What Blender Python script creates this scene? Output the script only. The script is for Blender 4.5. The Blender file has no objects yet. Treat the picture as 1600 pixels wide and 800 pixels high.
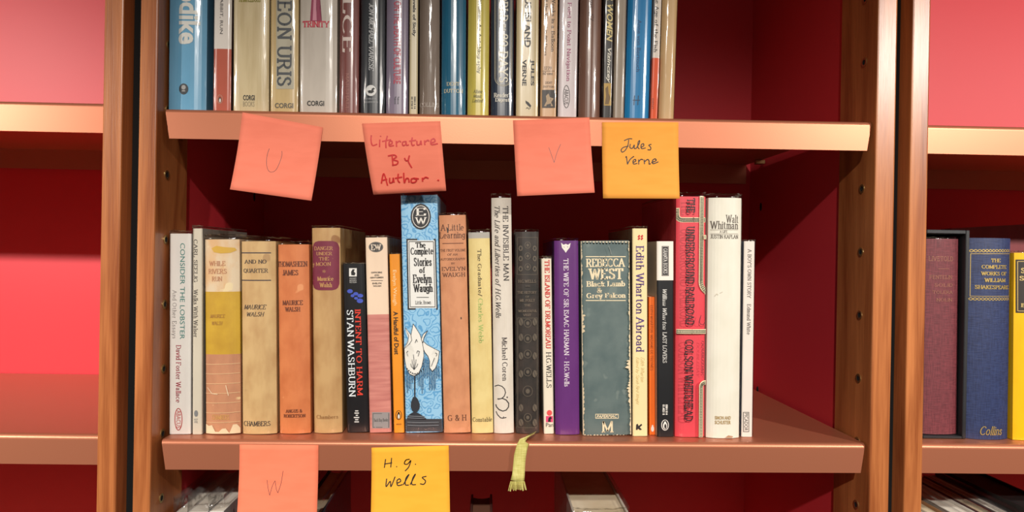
import bpy, bmesh, math, random
from mathutils import Vector, Matrix
random.seed(7)
C = bpy.context.scene.collection
S = bpy.context.scene
# ---------------------------------------------------------------- camera
EYE = 1.45
F, CX, CY = 1110.0, 787.5, 400.0
YAW, PITCH, ROLL, DIST = .02423, .00138, .01762, .685
_f = Vector((math.sin(YAW)*math.cos(PITCH), math.cos(YAW)*math.cos(PITCH), -math.sin(PITCH)))
_r = Vector((math.cos(YAW), -math.sin(YAW), 0)); _u = _r.cross(_f)
RT = _r*math.cos(ROLL)+_u*math.sin(ROLL); UP = -_r*math.sin(ROLL)+_u*math.cos(ROLL)
CAM = Vector((0, -DIST, EYE))
cam = bpy.data.objects.new('camera', bpy.data.cameras.new('camera')); C.objects.link(cam); S.camera = cam
cam.data.sensor_width = 36; cam.data.lens = F/1600*36; cam.data.shift_x = (800-CX)/1600; cam.data.clip_start = .01
cam.matrix_world = Matrix(((RT.x, UP.x, -_f.x, CAM.x), (RT.y, UP.y, -_f.y, CAM.y), (RT.z, UP.z, -_f.z, CAM.z), (0, 0, 0, 1)))
# ---------------------------------------------------------------- light
w = bpy.data.worlds.new('world'); S.world = w; w.use_nodes = True
w.node_tree.nodes['Background'].inputs[0].default_value = (1, .86, .74, 1)
w.node_tree.nodes['Background'].inputs[1].default_value = .085
def spot(name, loc, aim, power, col, size=150, radius=.022, wide=1):
    d = bpy.data.lights.new(name, 'SPOT'); d.energy = power; d.color = col; d.spot_size = math.radians(size); d.spot_blend = 1
    d.shadow_soft_size = radius
    o = bpy.data.objects.new(name, d); C.objects.link(o); o.location = loc
    o.rotation_euler = (Vector(aim)-Vector(loc)).to_track_quat('-Z', 'Y').to_euler(); o.scale = (wide, 1, 1)
spot('picture_light_west', (-1.4, -1.0, EYE+.49), (-.8, .3, EYE-.17), 122, (1, .93, .85), 63)
spot('picture_light_east', (.98, -1.0, EYE+.49), (.7, .1, EYE), 58, (1, .93, .85), 84)
spot('picture_light_far_east', (1.85, -1.0, EYE+.49), (1.0, .3, EYE+.1), 58, (1, .93, .85), 50)
spot('picture_light_centre', (-.03, -1.7, EYE+.77), (-.03, 0, EYE-.42), 142, (1, .93, .85), 47, wide=1.9)
S.view_settings.view_transform = 'Standard'; S.view_settings.look = 'None'
S.view_settings.exposure = 0; S.view_settings.gamma = 1; S.view_settings.use_curve_mapping = False
# ---------------------------------------------------------------- helpers
def lin(c): return tuple((v/12.92 if v <= .04045 else ((v+.055)/1.055)**2.4) for v in (x/255 for x in c))
def ray(px, py): return _f + RT*((px-CX)/F) + UP*((CY-py)/F)
def at(px, py, y):
    d = ray(px, py); return CAM + d*((y-CAM.y)/d.y)
def at_x(px, py, x):
    d = ray(px, py); return CAM + d*((x-CAM.x)/d.x)
def tag(o, label=None, cat=None, group=None, kind=None):
    if label: o['label'] = label
    if cat: o['category'] = cat
    if group: o['group'] = group
    if kind: o['kind'] = kind
    return o
def empty(name, loc, rot=(0, 0, 0)):
    o = bpy.data.objects.new(name, None); C.objects.link(o); o.location = loc; o.rotation_euler = rot; o.empty_display_size = .02; return o
def mesh(name, vs, fs, mats, parent=None, idx=None, smooth=False, loc=None):
    m = bpy.data.meshes.new(name); m.from_pydata([tuple(v) for v in vs], [], fs); m.validate()
    for x in (mats if isinstance(mats, (list, tuple)) else [mats]): m.materials.append(x)
    if idx and len(idx) == len(m.polygons): m.polygons.foreach_set('material_index', idx)
    if smooth: m.polygons.foreach_set('use_smooth', [True]*len(m.polygons))
    o = bpy.data.objects.new(name, m); C.objects.link(o)
    if parent: o.parent = parent
    if loc is not None: o.location = loc
    return o
def from_bm(name, bm, mats, parent=None, smooth=False):
    m = bpy.data.meshes.new(name); bmesh.ops.recalc_face_normals(bm, faces=bm.faces); bm.to_mesh(m); bm.free()
    for x in (mats if isinstance(mats, (list, tuple)) else [mats]): m.materials.append(x)
    if smooth: m.polygons.foreach_set('use_smooth', [True]*len(m.polygons))
    o = bpy.data.objects.new(name, m); C.objects.link(o)
    if parent: o.parent = parent
    return o
def bm_box(bm, x0, x1, y0, y1, z0, z1, bev=0, seg=2):
    g = bmesh.ops.create_cube(bm, size=1); v = g['verts']
    for a in v: a.co = Vector(((x0+x1)/2+a.co.x*(x1-x0), (y0+y1)/2+a.co.y*(y1-y0), (z0+z1)/2+a.co.z*(z1-z0)))
    if bev:
        es = {e for a in v for e in a.link_edges}
        bmesh.ops.bevel(bm, geom=list(es), offset=bev, segments=seg, profile=.5, affect='EDGES')
_mc = {}
def nodes(name):
    m = bpy.data.materials.new(name); m.use_nodes = True; n = m.node_tree; return m, n, n.nodes['Principled BSDF']
def paint(col, rough=.5, metal=0, name='paint', spec=.5, coat=0):
    k = (tuple(col), rough, metal, spec, coat)
    if k not in _mc:
        m, n, b = nodes(name); b.inputs['Base Color'].default_value = (*lin(col), 1); b.inputs['Roughness'].default_value = rough
        b.inputs['Metallic'].default_value = metal; b.inputs['Specular IOR Level'].default_value = spec
        b.inputs['Coat Weight'].default_value = coat; b.inputs['Coat Roughness'].default_value = .12; _mc[k] = m
    return _mc[k]
def mottled(col, col2, scale=(60, 60, 20), lo=.4, hi=.65, rough=.55, detail=6, bump=.0, coat=0, name='cover_stock', seed=0, spots=None):
    m, n, b = nodes(name); L = n.links.new
    tc = n.nodes.new('ShaderNodeTexCoord'); mp = n.nodes.new('ShaderNodeMapping'); L(tc.outputs['Object'], mp.inputs[0])
    mp.inputs['Scale'].default_value = scale; mp.inputs['Location'].default_value = (seed*3.1, seed*1.7, seed*2.3)
    nz = n.nodes.new('ShaderNodeTexNoise'); nz.inputs['Scale'].default_value = 1; nz.inputs['Detail'].default_value = detail; L(mp.outputs[0], nz.inputs['Vector'])
    rp = n.nodes.new('ShaderNodeValToRGB'); L(nz.outputs['Fac'], rp.inputs[0])
    rp.color_ramp.elements[0].position = lo; rp.color_ramp.elements[0].color = (*lin(col), 1)
    rp.color_ramp.elements[1].position = hi; rp.color_ramp.elements[1].color = (*lin(col2), 1)
    out = rp.outputs[0]
    if spots:
        vz = n.nodes.new('ShaderNodeTexNoise'); vz.inputs['Scale'].default_value = spots[1]; vz.inputs['Detail'].default_value = 2; L(tc.outputs['Object'], vz.inputs['Vector'])
        r2 = n.nodes.new('ShaderNodeValToRGB'); r2.color_ramp.elements[0].position = spots[2]; r2.color_ramp.elements[1].position = spots[2]+.04; L(vz.outputs['Fac'], r2.inputs[0])
        mx = n.nodes.new('ShaderNodeMix'); mx.data_type = 'RGBA'; L(r2.outputs[0], mx.inputs[0]); L(out, mx.inputs[6]); mx.inputs[7].default_value = (*lin(spots[0]), 1); out = mx.outputs[2]
    L(out, b.inputs['Base Color']); b.inputs['Roughness'].default_value = rough; b.inputs['Coat Weight'].default_value = coat; b.inputs['Coat Roughness'].default_value = .15
    if bump:
        bp = n.nodes.new('ShaderNodeBump'); bp.inputs['Strength'].default_value = bump; bp.inputs['Distance'].default_value = .001; L(nz.outputs['Fac'], bp.inputs['Height']); L(bp.outputs[0], b.inputs['Normal'])
    return m
def cloth(col, col2, name='book_cloth', rough=.6):
    m, n, b = nodes(name); L = n.links.new
    tc = n.nodes.new('ShaderNodeTexCoord'); sep = []
    for sc in ((900, 60, 90), (120, 60, 1100)):
        mp = n.nodes.new('ShaderNodeMapping'); mp.inputs['Scale'].default_value = sc; L(tc.outputs['Object'], mp.inputs[0])
        z = n.nodes.new('ShaderNodeTexNoise'); z.inputs['Scale'].default_value = 1; z.inputs['Detail'].default_value = 2; L(mp.outputs[0], z.inputs['Vector']); sep.append(z)
    ad = n.nodes.new('ShaderNodeMath'); ad.operation = 'ADD'; L(sep[0].outputs['Fac'], ad.inputs[0]); L(sep[1].outputs['Fac'], ad.inputs[1])
    rp = n.nodes.new('ShaderNodeValToRGB'); rp.color_ramp.elements[0].position = .38; rp.color_ramp.elements[1].position = .62
    hf = n.nodes.new('ShaderNodeMath'); hf.operation = 'MULTIPLY'; hf.inputs[1].default_value = .5; L(ad.outputs[0], hf.inputs[0]); L(hf.outputs[0], rp.inputs[0])
    rp.color_ramp.elements[0].color = (*lin(col), 1); rp.color_ramp.elements[1].color = (*lin(col2), 1)
    L(rp.outputs[0], b.inputs['Base Color']); b.inputs['Roughness'].default_value = rough
    bp = n.nodes.new('ShaderNodeBump'); bp.inputs['Strength'].default_value = .4; bp.inputs['Distance'].default_value = .0006; L(hf.outputs[0], bp.inputs['Height']); L(bp.outputs[0], b.inputs['Normal'])
    return m
def swirl_blue():
    m, n, b = nodes('blue_paisley_paper'); L = n.links.new
    tc = n.nodes.new('ShaderNodeTexCoord'); nz = n.nodes.new('ShaderNodeTexNoise'); nz.inputs['Scale'].default_value = 120; nz.inputs['Detail'].default_value = 1; L(tc.outputs['Object'], nz.inputs['Vector'])
    ad = n.nodes.new('ShaderNodeVectorMath'); ad.operation = 'MULTIPLY_ADD'; L(nz.outputs['Color'], ad.inputs[0]); ad.inputs[1].default_value = (.006,)*3; L(tc.outputs['Object'], ad.inputs[2])
    vo = n.nodes.new('ShaderNodeTexVoronoi'); vo.inputs['Scale'].default_value = 115; L(ad.outputs[0], vo.inputs['Vector'])
    mu = n.nodes.new('ShaderNodeMath'); mu.operation = 'MULTIPLY'; mu.inputs[1].default_value = 21; L(vo.outputs['Distance'], mu.inputs[0])
    si = n.nodes.new('ShaderNodeMath'); si.operation = 'SINE'; L(mu.outputs[0], si.inputs[0])
    rp = n.nodes.new('ShaderNodeValToRGB'); L(si.outputs[0], rp.inputs[0]); e = rp.color_ramp.elements
    e[0].position = .25; e[0].color = (*lin((152, 204, 238)), 1); e[1].position = .8; e[1].color = (*lin((96, 164, 214)), 1)
    x = rp.color_ramp.elements.new(.5); x.color = (*lin((140, 194, 232)), 1)
    L(rp.outputs[0], b.inputs['Base Color']); b.inputs['Roughness'].default_value = .4; return m
def wood(name, a, bcol, rough=.33):
    m, n, b = nodes(name); L = n.links.new
    tc = n.nodes.new('ShaderNodeTexCoord'); mp = n.nodes.new('ShaderNodeMapping'); mp.inputs['Scale'].default_value = (70, 22, 3.2); L(tc.outputs['Object'], mp.inputs[0])
    nz = n.nodes.new('ShaderNodeTexNoise'); nz.inputs['Scale'].default_value = 1; nz.inputs['Detail'].default_value = 5; nz.inputs['Distortion'].default_value = .8; L(mp.outputs[0], nz.inputs['Vector'])
    m2 = n.nodes.new('ShaderNodeMapping'); m2.inputs['Scale'].default_value = (900, 900, 22); L(tc.outputs['Object'], m2.inputs[0])
    n2 = n.nodes.new('ShaderNodeTexNoise'); n2.inputs['Scale'].default_value = 1; n2.inputs['Detail'].default_value = 3; L(m2.outputs[0], n2.inputs['Vector'])
    mx = n.nodes.new('ShaderNodeMath'); mx.operation = 'MULTIPLY_ADD'; L(n2.outputs['Fac'], mx.inputs[0]); mx.inputs[1].default_value = .35; L(nz.outputs['Fac'], mx.inputs[2])
    rp = n.nodes.new('ShaderNodeValToRGB'); L(mx.outputs[0], rp.inputs[0]); rp.color_ramp.elements[0].position = .5; rp.color_ramp.elements[1].position = .85
    rp.color_ramp.elements[0].color = (*lin(bcol), 1); rp.color_ramp.elements[1].color = (*lin(a), 1)
    L(rp.outputs[0], b.inputs['Base Color']); b.inputs['Roughness'].default_value = rough; b.inputs['Specular IOR Level'].default_value = .5
    bp = n.nodes.new('ShaderNodeBump'); bp.inputs['Strength'].default_value = .15; bp.inputs['Distance'].default_value = .0006; L(n2.outputs['Fac'], bp.inputs['Height']); L(bp.outputs[0], b.inputs['Normal'])
    return m
def clear_film():
    m = bpy.data.materials.new('clear_film'); m.use_nodes = True; n = m.node_tree; L = n.links.new; n.nodes.clear()
    out = n.nodes.new('ShaderNodeOutputMaterial'); mx = n.nodes.new('ShaderNodeMixShader'); tr = n.nodes.new('ShaderNodeBsdfTransparent'); gl = n.nodes.new('ShaderNodeBsdfGlossy')
    tr.inputs[0].default_value = (.985, .985, .98, 1); gl.inputs['Roughness'].default_value = .1
    lw = n.nodes.new('ShaderNodeLayerWeight'); lw.inputs[0].default_value = .5
    pw = n.nodes.new('ShaderNodeMath'); pw.operation = 'POWER'; pw.inputs[1].default_value = 4; L(lw.outputs['Facing'], pw.inputs[0])
    fr = n.nodes.new('ShaderNodeMath'); fr.operation = 'MULTIPLY_ADD'; fr.inputs[1].default_value = .7; fr.inputs[2].default_value = .03; L(pw.outputs[0], fr.inputs[0])
    tc = n.nodes.new('ShaderNodeTexCoord'); mp = n.nodes.new('ShaderNodeMapping'); mp.inputs['Scale'].default_value = (160, 160, 26); L(tc.outputs['Object'], mp.inputs[0])
    nz = n.nodes.new('ShaderNodeTexNoise'); nz.inputs['Scale'].default_value = 1; nz.inputs['Detail'].default_value = 2; L(mp.outputs[0], nz.inputs['Vector'])
    bp = n.nodes.new('ShaderNodeBump'); bp.inputs['Strength'].default_value = .5; bp.inputs['Distance'].default_value = .0012; L(nz.outputs['Fac'], bp.inputs['Height']); L(bp.outputs[0], gl.inputs['Normal']); L(bp.outputs[0], lw.inputs['Normal'])
    L(fr.outputs[0], mx.inputs[0]); L(tr.outputs[0], mx.inputs[1]); L(gl.outputs[0], mx.inputs[2]); L(mx.outputs[0], out.inputs[0]); return m
FILM = clear_film()
def red_paint():
    m, n, b = nodes('red_satin_steel'); b.inputs['Base Color'].default_value = (*lin((204, 50, 60)), 1)
    b.inputs['Roughness'].default_value = .48; b.inputs['Specular IOR Level'].default_value = .4; return m
def copper():
    m, n, b = nodes('copper_powder_coat'); b.inputs['Base Color'].default_value = (*lin((192, 120, 90)), 1)
    b.inputs['Roughness'].default_value = .42; b.inputs['Metallic'].default_value = .58
    L = n.links.new; tc = n.nodes.new('ShaderNodeTexCoord'); nz = n.nodes.new('ShaderNodeTexNoise'); nz.inputs['Scale'].default_value = 900; L(tc.outputs['Object'], nz.inputs['Vector'])
    bp = n.nodes.new('ShaderNodeBump'); bp.inputs['Strength'].default_value = .1; bp.inputs['Distance'].default_value = .0003; L(nz.outputs['Fac'], bp.inputs['Height']); L(bp.outputs[0], b.inputs['Normal']); return m
WOOD = wood('cherry_wood', (196, 122, 70), (142, 76, 38)); RED = red_paint(); COP = copper()
DARK = paint((4, 4, 4), .95, name='black_board'); BRASS = paint((190, 165, 110), .3, .9, name='brass'); HOLE = paint((10, 8, 7), .9, name='hole_black')
PAGES = mottled((226, 212, 184), (206, 188, 154), (30, 30, 2500), .35, .7, .8, 2, name='page_edges')
PAGES_W = mottled((238, 232, 220), (222, 214, 198), (30, 30, 2500), .35, .7, .8, 2, name='white_page_edges')
# ---------------------------------------------------------------- room
D = .3283
fl = bm = bmesh.new(); bm_box(bm, -3, 3, -3, 1.0, -.05, 0); tag(from_bm('floor', bm, mottled((120, 96, 74), (92, 72, 55), (3, 9, 9), name='floor_boards')), kind='structure')
bm = bmesh.new(); bm_box(bm, -3, 3, .36, .42, 0, 2.9); tag(from_bm('wall_back', bm, mottled((150, 140, 130), (160, 150, 140), (2, 2, 2), name='wall_plaster')), kind='structure')
# ---------------------------------------------------------------- bookcases
TOPZ = 2.12
XL = dict(a=-.36455, b=-.34647, c=-.33086, d=-.3143, e=.37449, f=.39386, g=.40854, h=.42637)
PEG0 = at_x(1347, 295, XL['e']); PEG1 = at_x(1337.5, 788, XL['e']); PSTEP = (PEG0.z-PEG1.z)/5; PEGY = PEG0.y
def bookcase(x0, x1, x2, x3, label, pegs):
    r = tag(empty('bookcase', ((x0+x3)/2, 0, 0)), label, 'bookcase', 'red and wood bookcases'); ox = (x0+x3)/2
    for (u, v, side) in ((x0, x1, 1), (x2, x3, -1)):
        bm = bmesh.new(); bm_box(bm, u-ox, v-ox, -.006, .066, 0, TOPZ, .0016)
        up = from_bm('upright', bm, WOOD, r); inner = (v if side == 1 else u)-ox
        bm = bmesh.new(); bm_box(bm, (u if side == 1 else u+.002)-ox, (v-.002 if side == 1 else v)-ox, .066, D, 0, TOPZ); sp = from_bm('side_panel', bm, RED, r)
        if pegs == 0 or pegs == side: continue
        for k in range(-3, 8):
            z = PEG0.z-k*PSTEP
            for (yy, par, nm, brass) in ((PEGY, up, 'peg_socket', True), (.285, sp, 'peg_slot', False)):
                if not brass and k not in (0, 4): continue
                vs, fs, ix = [], [], []; N = 16; R0, R1 = (.0046, .0026) if brass else (.003, .0014); sx = side*(.0005 if brass else .0024)
                zs = 1.0 if brass else 1.9
                for (rr, xo) in ((R0, 0.0), (R0, .0006), (R1, .0006), (R1, .0003), (0, .0003)):
                    for i in range(N):
                        a = 2*math.pi*i/N; vs.append((inner+side*xo+(0 if brass else -side*.0019), yy+rr*math.cos(a), z+zs*rr*math.sin(a)))
                for q in range(4):
                    for i in range(N):
                        j = (i+1) % N; fs.append((q*N+i, q*N+j, (q+1)*N+j, (q+1)*N+i)); ix.append(0 if q < 2 else 1)
                mesh(nm, vs, fs, [BRASS if brass else HOLE, HOLE], par, ix)
    bm = bmesh.new(); bm_box(bm, x0-ox, x3-ox, D, D+.004, 0, TOPZ); from_bm('back_panel', bm, RED, r)
    bm = bmesh.new(); bm_box(bm, x0-ox, x3-ox, 0.0, D+.004, TOPZ, TOPZ+.02, .002); from_bm('top_board', bm, WOOD, r)
    return r
W0 = XL['e']-XL['d']
bookcase(XL['a']-.0015-W0-.035, XL['a']-W0-.018, XL['a'], XL['b'], 'red backed bookcase left of the black gap, empty in view', 2)
bookcase(XL['c'], XL['d'], XL['e'], XL['f'], 'red backed bookcase in the middle with cherry wood uprights and brass peg sockets', 3)
bookcase(XL['g'], XL['h'], XL['h']+W0, XL['h']+W0+.018, 'red backed bookcase at right holding the slipcase and blue volume', 2)
for i, (u, v) in enumerate(((XL['b'], XL['c']), (XL['f'], XL['g']))):
    bm = bmesh.new(); bm_box(bm, u+.0004, v-.0004, .014, .30, 0, TOPZ); tag(from_bm('gap_shade_%d' % (i+1), bm, DARK), kind='structure')  # black filler added in each gap; its colour stands in for the deep shade
# ---------------------------------------------------------------- shelves
LIPH = .0285
def shelf(xa, za, xb, zb, label, taper=.0042):
    """folded steel shelf with a tapered front lip and a back lip"""
    L = math.hypot(xb-xa, zb-za); ang = -math.atan2(zb-za, xb-xa)
    r = empty('shelf', ((xa+xb)/2, 0, (za+zb)/2), (0, ang, 0)); tag(r, label, 'shelf', 'copper shelves')
    t = .0016; R = .0045; prof = []
    prof += [(D-.003, -LIPH), (D-.003, 0)]
    for i in range(7):
        a = math.pi/2*i/6; prof.append((R-R*math.sin(a), -R+R*math.cos(a)))
    prof += [(0, -LIPH)]
    inner = [(t, -LIPH)] + [(R-(R-t)*math.sin(math.pi/2*i/6), -R+(R-t)*math.cos(math.pi/2*i/6)) for i in range(6, -1, -1)] + [(D-.003-t, -t), (D-.003-t, -LIPH)]
    ring = prof+inner; vs = []; n = len(ring)
    for s in (-1, 1):
        for (y, z) in ring:
            ins = taper*max(0, -z/LIPH) if y < .01 else 0
            if y > D-.02: ins = taper
            vs.append((s*(L/2-ins), y, z))
    fs = [(i, (i+1) % n, n+(i+1) % n, n+i) for i in range(n)]
    # end caps as quads between outer and inner profile
    m = len(prof)
    for s in (0, n):
        for i in range(m-1):
            a, b_ = i, i+1; c, d_ = n-1-i-1, n-1-i
            if c >= m: fs.append((s+a, s+b_, s+c, s+d_))
    bm = bmesh.new(); bv = [bm.verts.new(v) for v in vs]
    for f in fs:
        try: bm.faces.new([bv[i] for i in f])
        except ValueError: pass
    p = from_bm('shelf_plate', bm, COP, r)
    for s in (-1, 1):
        for y in (.05, .27):
            bm = bmesh.new(); bm_box(bm, *sorted((s*(L/2-.012), s*(L/2+.0006))), y-.004, y+.004, -.0075, -.0018, .0008)
            from_bm('support_tab', bm, BRASS, r)
    return r
def zline(p, q):
    a, b_ = at(*p, 0), at(*q, 0); return a, b_
ua, ub = zline((258, 169.5), (1362, 190)); la, lb = zline((252, 687), (1352, 693.5))
def zat(a, b_, x): return a.z+(b_.z-a.z)*(x-a.x)/(b_.x-a.x)
shelf(ua.x, ua.z, ub.x, ub.z, 'upper copper shelf of the middle bookcase with four notes stuck along its lip')
shelf(la.x, la.z, lb.x, lb.z, 'lower copper shelf of the middle bookcase carrying the sunlit book row')
GAPZ = (ua.z+ub.z)/2-(la.z+lb.z)/2
ca_z = la.z-GAPZ
shelf(la.x, ca_z, lb.x, ca_z, 'bottom copper shelf of the middle bookcase under the half hidden books')
lu = at(78, 159, 0).z; ll = at(75, 678.5, 0).z; ru = at(1526, 196, 0).z; rl = at(1521, 694.5, 0).z
lx0, lx1 = XL['a']-W0-.018+.001, XL['a']-.0012
shelf(lx0, lu, lx1, lu, 'upper copper shelf of the left bookcase, bare', .0006)
shelf(lx0, ll, lx1, ll, 'lower copper shelf of the left bookcase, bare and sunlit', .0006)
lb_z = ll-GAPZ
shelf(lx0, lb_z, lx1, lb_z, 'bottom copper shelf of the left bookcase, bare', .0006)
rx0, rx1 = XL['h']+.0012, XL['h']+W0-.0012
shelf(rx0, ru, rx1, ru, 'upper copper shelf of the right bookcase, bare', .0006)
shelf(rx0, rl, rx1, rl, 'lower copper shelf of the right bookcase under the slipcase and blue volume', .0006)
rb_z = rl-GAPZ
shelf(rx0, rb_z, rx1, rb_z, 'bottom copper shelf of the right bookcase under the sleeved books', .0006)
# ---------------------------------------------------------------- a serif stroke alphabet
G = {
'A': "0,0 .38,1 .76,0;.14,.36 .62,.36", 'B': ".1,0 .1,1;.1,1 .35,1 @.35,.76,.24,.24,90,-90 .1,.52;.35,.52 @.38,.26,.28,.26,90,-90 .1,0",
'C': "@.42,.5,.4,.5,42,318", 'D': ".1,0 .1,1;.1,1 .32,1 @.32,.5,.44,.5,90,-90 .1,0", 'E': ".1,0 .1,1;.1,1 .58,1 .6,.8;.1,.52 .46,.52;.1,0 .6,0 .63,.22",
'F': ".1,0 .1,1;.1,1 .56,1 .58,.8;.1,.52 .46,.52", 'G': "@.42,.5,.4,.5,42,300;.72,.06 .72,.42;.54,.42 .84,.42", 'H': ".1,0 .1,1;.72,0 .72,1;.1,.52 .72,.52",
'I': ".1,0 .1,1", 'J': ".32,1 .32,.2 @.16,.2,.16,.2,0,-150", 'K': ".1,0 .1,1;.66,1 .1,.42;.27,.58 .72,0", 'L': ".1,0 .1,1;.1,0 .56,0 .6,.24",
'M': ".1,0 .1,1 .48,.1 .86,1 .86,0", 'N': ".1,0 .1,1 .72,0 .72,1", 'O': "@.42,.5,.4,.5,0,360", 'P': ".1,0 .1,1;.1,1 .35,1 @.35,.74,.28,.26,90,-90 .1,.48",
'Q': "@.42,.5,.4,.5,0,360;.45,.2 .8,-.12", 'R': ".1,0 .1,1;.1,1 .35,1 @.35,.75,.26,.25,90,-90 .1,.5;.36,.5 .7,0",
'S': ".56,.8 .48,.95 .32,1 .15,.94 .09,.77 .18,.6 .36,.51 .54,.4 .6,.24 .51,.06 .32,0 .14,.05 .06,.22", 'T': ".36,0 .36,1;0,.8 .02,1 .7,1 .72,.8",
'U': ".1,1 .1,.3 @.4,.3,.3,.3,180,360 .7,1", 'V': "0,1 .38,0 .76,1", 'W': "0,1 .27,0 .52,.95 .77,0 1.04,1", 'X': "0,0 .66,1;.02,1 .68,0", 'Y': ".36,0 .36,.45 0,1;.36,.45 .72,1", 'Z': ".04,.82 .06,1 .62,1 .04,0 .62,0 .65,.2",
'a': ".07,.5 @.24,.48,.17,.16,160,0 .41,.08 .5,0;.41,.38 .26,.36 @.24,.18,.19,.18,90,300 .41,.14", 'b': ".1,1 .1,0;@.32,.32,.23,.32,180,-180", 'c': "@.28,.32,.25,.32,42,318",
'd': ".5,1 .5,0;@.28,.32,.23,.32,0,360", 'e': ".05,.34 .5,.34 @.28,.32,.24,.32,5,312", 'f': ".2,0 .2,.78 @.36,.8,.16,.2,180,50;.03,.64 .38,.64",
'g': "@.26,.36,.21,.28,0,360;.47,.64 .47,-.08 @.26,-.08,.21,.2,0,-165", 'h': ".1,1 .1,0;.1,.4 @.29,.42,.19,.22,180,0 .48,0", 'i': ".1,.64 .1,0;.1,.82 .1,.93",
'j': ".16,.64 .16,-.1 @.06,-.1,.1,.16,0,-140;.16,.82 .16,.93", 'k': ".1,1 .1,0;.44,.64 .1,.26;.22,.38 .5,0", 'l': ".1,1 .1,0", 'm': ".1,.64 .1,0;.1,.4 @.26,.44,.16,.2,180,0 .42,0;.42,.4 @.58,.44,.16,.2,180,0 .74,0",
'n': ".1,.64 .1,0;.1,.4 @.29,.42,.19,.22,180,0 .48,0", 'o': "@.28,.32,.25,.32,0,360", 'p': ".1,.64 .1,-.28;@.32,.32,.23,.32,180,-180", 'q': ".5,.64 .5,-.28;@.28,.32,.23,.32,0,360",
'r': ".1,.64 .1,0;.1,.38 @.27,.42,.17,.22,180,55", 's': ".36,.5 .31,.61 .2,.64 .08,.58 .08,.44 .22,.34 .36,.26 .4,.12 .32,.02 .2,0 .08,.04 .04,.15", 't': ".18,.88 .18,.16 @.29,.16,.11,.16,180,310;.03,.64 .35,.64",
'u': ".1,.64 .1,.22 @.28,.22,.18,.22,180,360;.46,.64 .46,0", 'v': "0,.64 .24,0 .48,.64", 'w': "0,.64 .2,0 .38,.6 .56,0 .76,.64", 'x': "0,0 .44,.64;.02,.64 .46,0", 'y': "0,.64 .25,0;.5,.64 .2,-.28 .06,-.27", 'z': ".04,.64 .42,.64 .04,0 .44,0",
'0': "@.3,.5,.28,.5,0,360", '1': ".2,0 .2,1 .06,.86", '2': ".06,.76 @.3,.74,.24,.26,170,-30 .04,0 .58,0", '3': ".08,.86 @.28,.76,.22,.24,130,-90;@.28,.27,.26,.27,90,-140", '4': ".46,0 .46,1 .02,.3 .62,.3", '5': ".5,1 .12,1 .1,.55 @.28,.32,.26,.3,110,-140",
'6': ".46,.96 .12,.5 @.3,.3,.26,.3,160,-200", '7': ".04,1 .56,1 .2,0", '8': "@.3,.75,.22,.25,0,360;@.3,.26,.27,.26,0,360", '9': "@.3,.7,.26,.3,0,360;.55,.66 .44,.2 .2,0", '.': ".06,.0 .06,.09", ',': ".08,.08 .02,-.12", '/': "0,-.1 .34,1.05", "'": ".08,1 .05,.76", '-': ".04,.34 .3,.34", ':': ".06,0 .06,.09;.06,.5 .06,.59",
'&': ".76,.5 .56,.12 @.32,.22,.26,.22,-40,-230 .46,.62 @.32,.8,.17,.2,-30,220 .72,0", '*': ".06,.42 .4,.7;.06,.7 .4,.42;.23,.36 .23,.76"}
def strokes_of(ch):
    out = []
    for st in G[ch].split(';'):
        pts = []
        for tok in st.split():
            if tok[0] == '@':
                cx, cy, rx, ry, a0, a1 = map(float, tok[1:].split(','))
                k = max(4, int(abs(a1-a0)/22))
                for i in range(k+1):
                    a = math.radians(a0+(a1-a0)*i/k); pts.append((cx+rx*math.cos(a), cy+ry*math.sin(a)))
            else: pts.append(tuple(map(float, tok.split(','))))
        out.append(pts)
    return out
def strip(pts, wfun):
    """flat ribbon along a polyline; wfun(direction) -> full width"""
    q = [pts[0]]
    for p in pts[1:]:
        if math.hypot(p[0]-q[-1][0], p[1]-q[-1][1]) > 1e-6: q.append(p)
    pts = q; n = len(pts)
    if n < 2: return [], []
    vs, fs = [], []
    for i in range(n-1):       # each segment its own quad, joints overlap a little
        (x0, y0), (x1, y1) = pts[i], pts[i+1]; l = math.hypot(x1-x0, y1-y0); dx, dy = (x1-x0)/l, (y1-y0)/l
        h = wfun(dx, dy)/2; e = h*.35
        a = len(vs); nx, ny = -dy*h, dx*h
        vs += [(x0-dx*e+nx, y0-dy*e+ny), (x1+dx*e+nx, y1+dy*e+ny), (x1+dx*e-nx, y1+dy*e-ny), (x0-dx*e-nx, y0-dy*e-ny)]; fs.append((a, a+1, a+2, a+3))
    return vs, fs
def serif_text(txt, thick=.165, thin=.075, serif=.3, gap=.2, shear=0):
    V, Fc = [], []; x = 0
    for ch in txt:
        if ch == ' ': x += .42; continue
        st = strokes_of(ch); mx = max(p[0] for s in st for p in s)
        for s in st:
            v, f = strip(s, lambda dx, dy: thin+(thick-thin)*abs(dy)**1.4)
            o = len(V); V += [(a+x, b_) for a, b_ in v]; Fc += [tuple(i+o for i in q) for q in f]
            if serif and ch not in ".,'/-:&*":
                for e, nb in ((s[0], s[1]), (s[-1], s[-2])):
                    if min(abs(e[1]-k) for k in (0, 1, .64, -.28)) < .02 and abs(e[1]-nb[1]) > .25:
                        h = serif*.5; o = len(V); zz = e[1]; t2 = thin*.55
                        V += [(x+e[0]-h, zz-t2), (x+e[0]+h, zz-t2), (x+e[0]+h, zz+t2), (x+e[0]-h, zz+t2)]; Fc.append((o, o+1, o+2, o+3))
        x += mx+gap
    if shear: V = [(a+shear*b_, b_) for a, b_ in V]
    return V, Fc
_sc = {}
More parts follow.
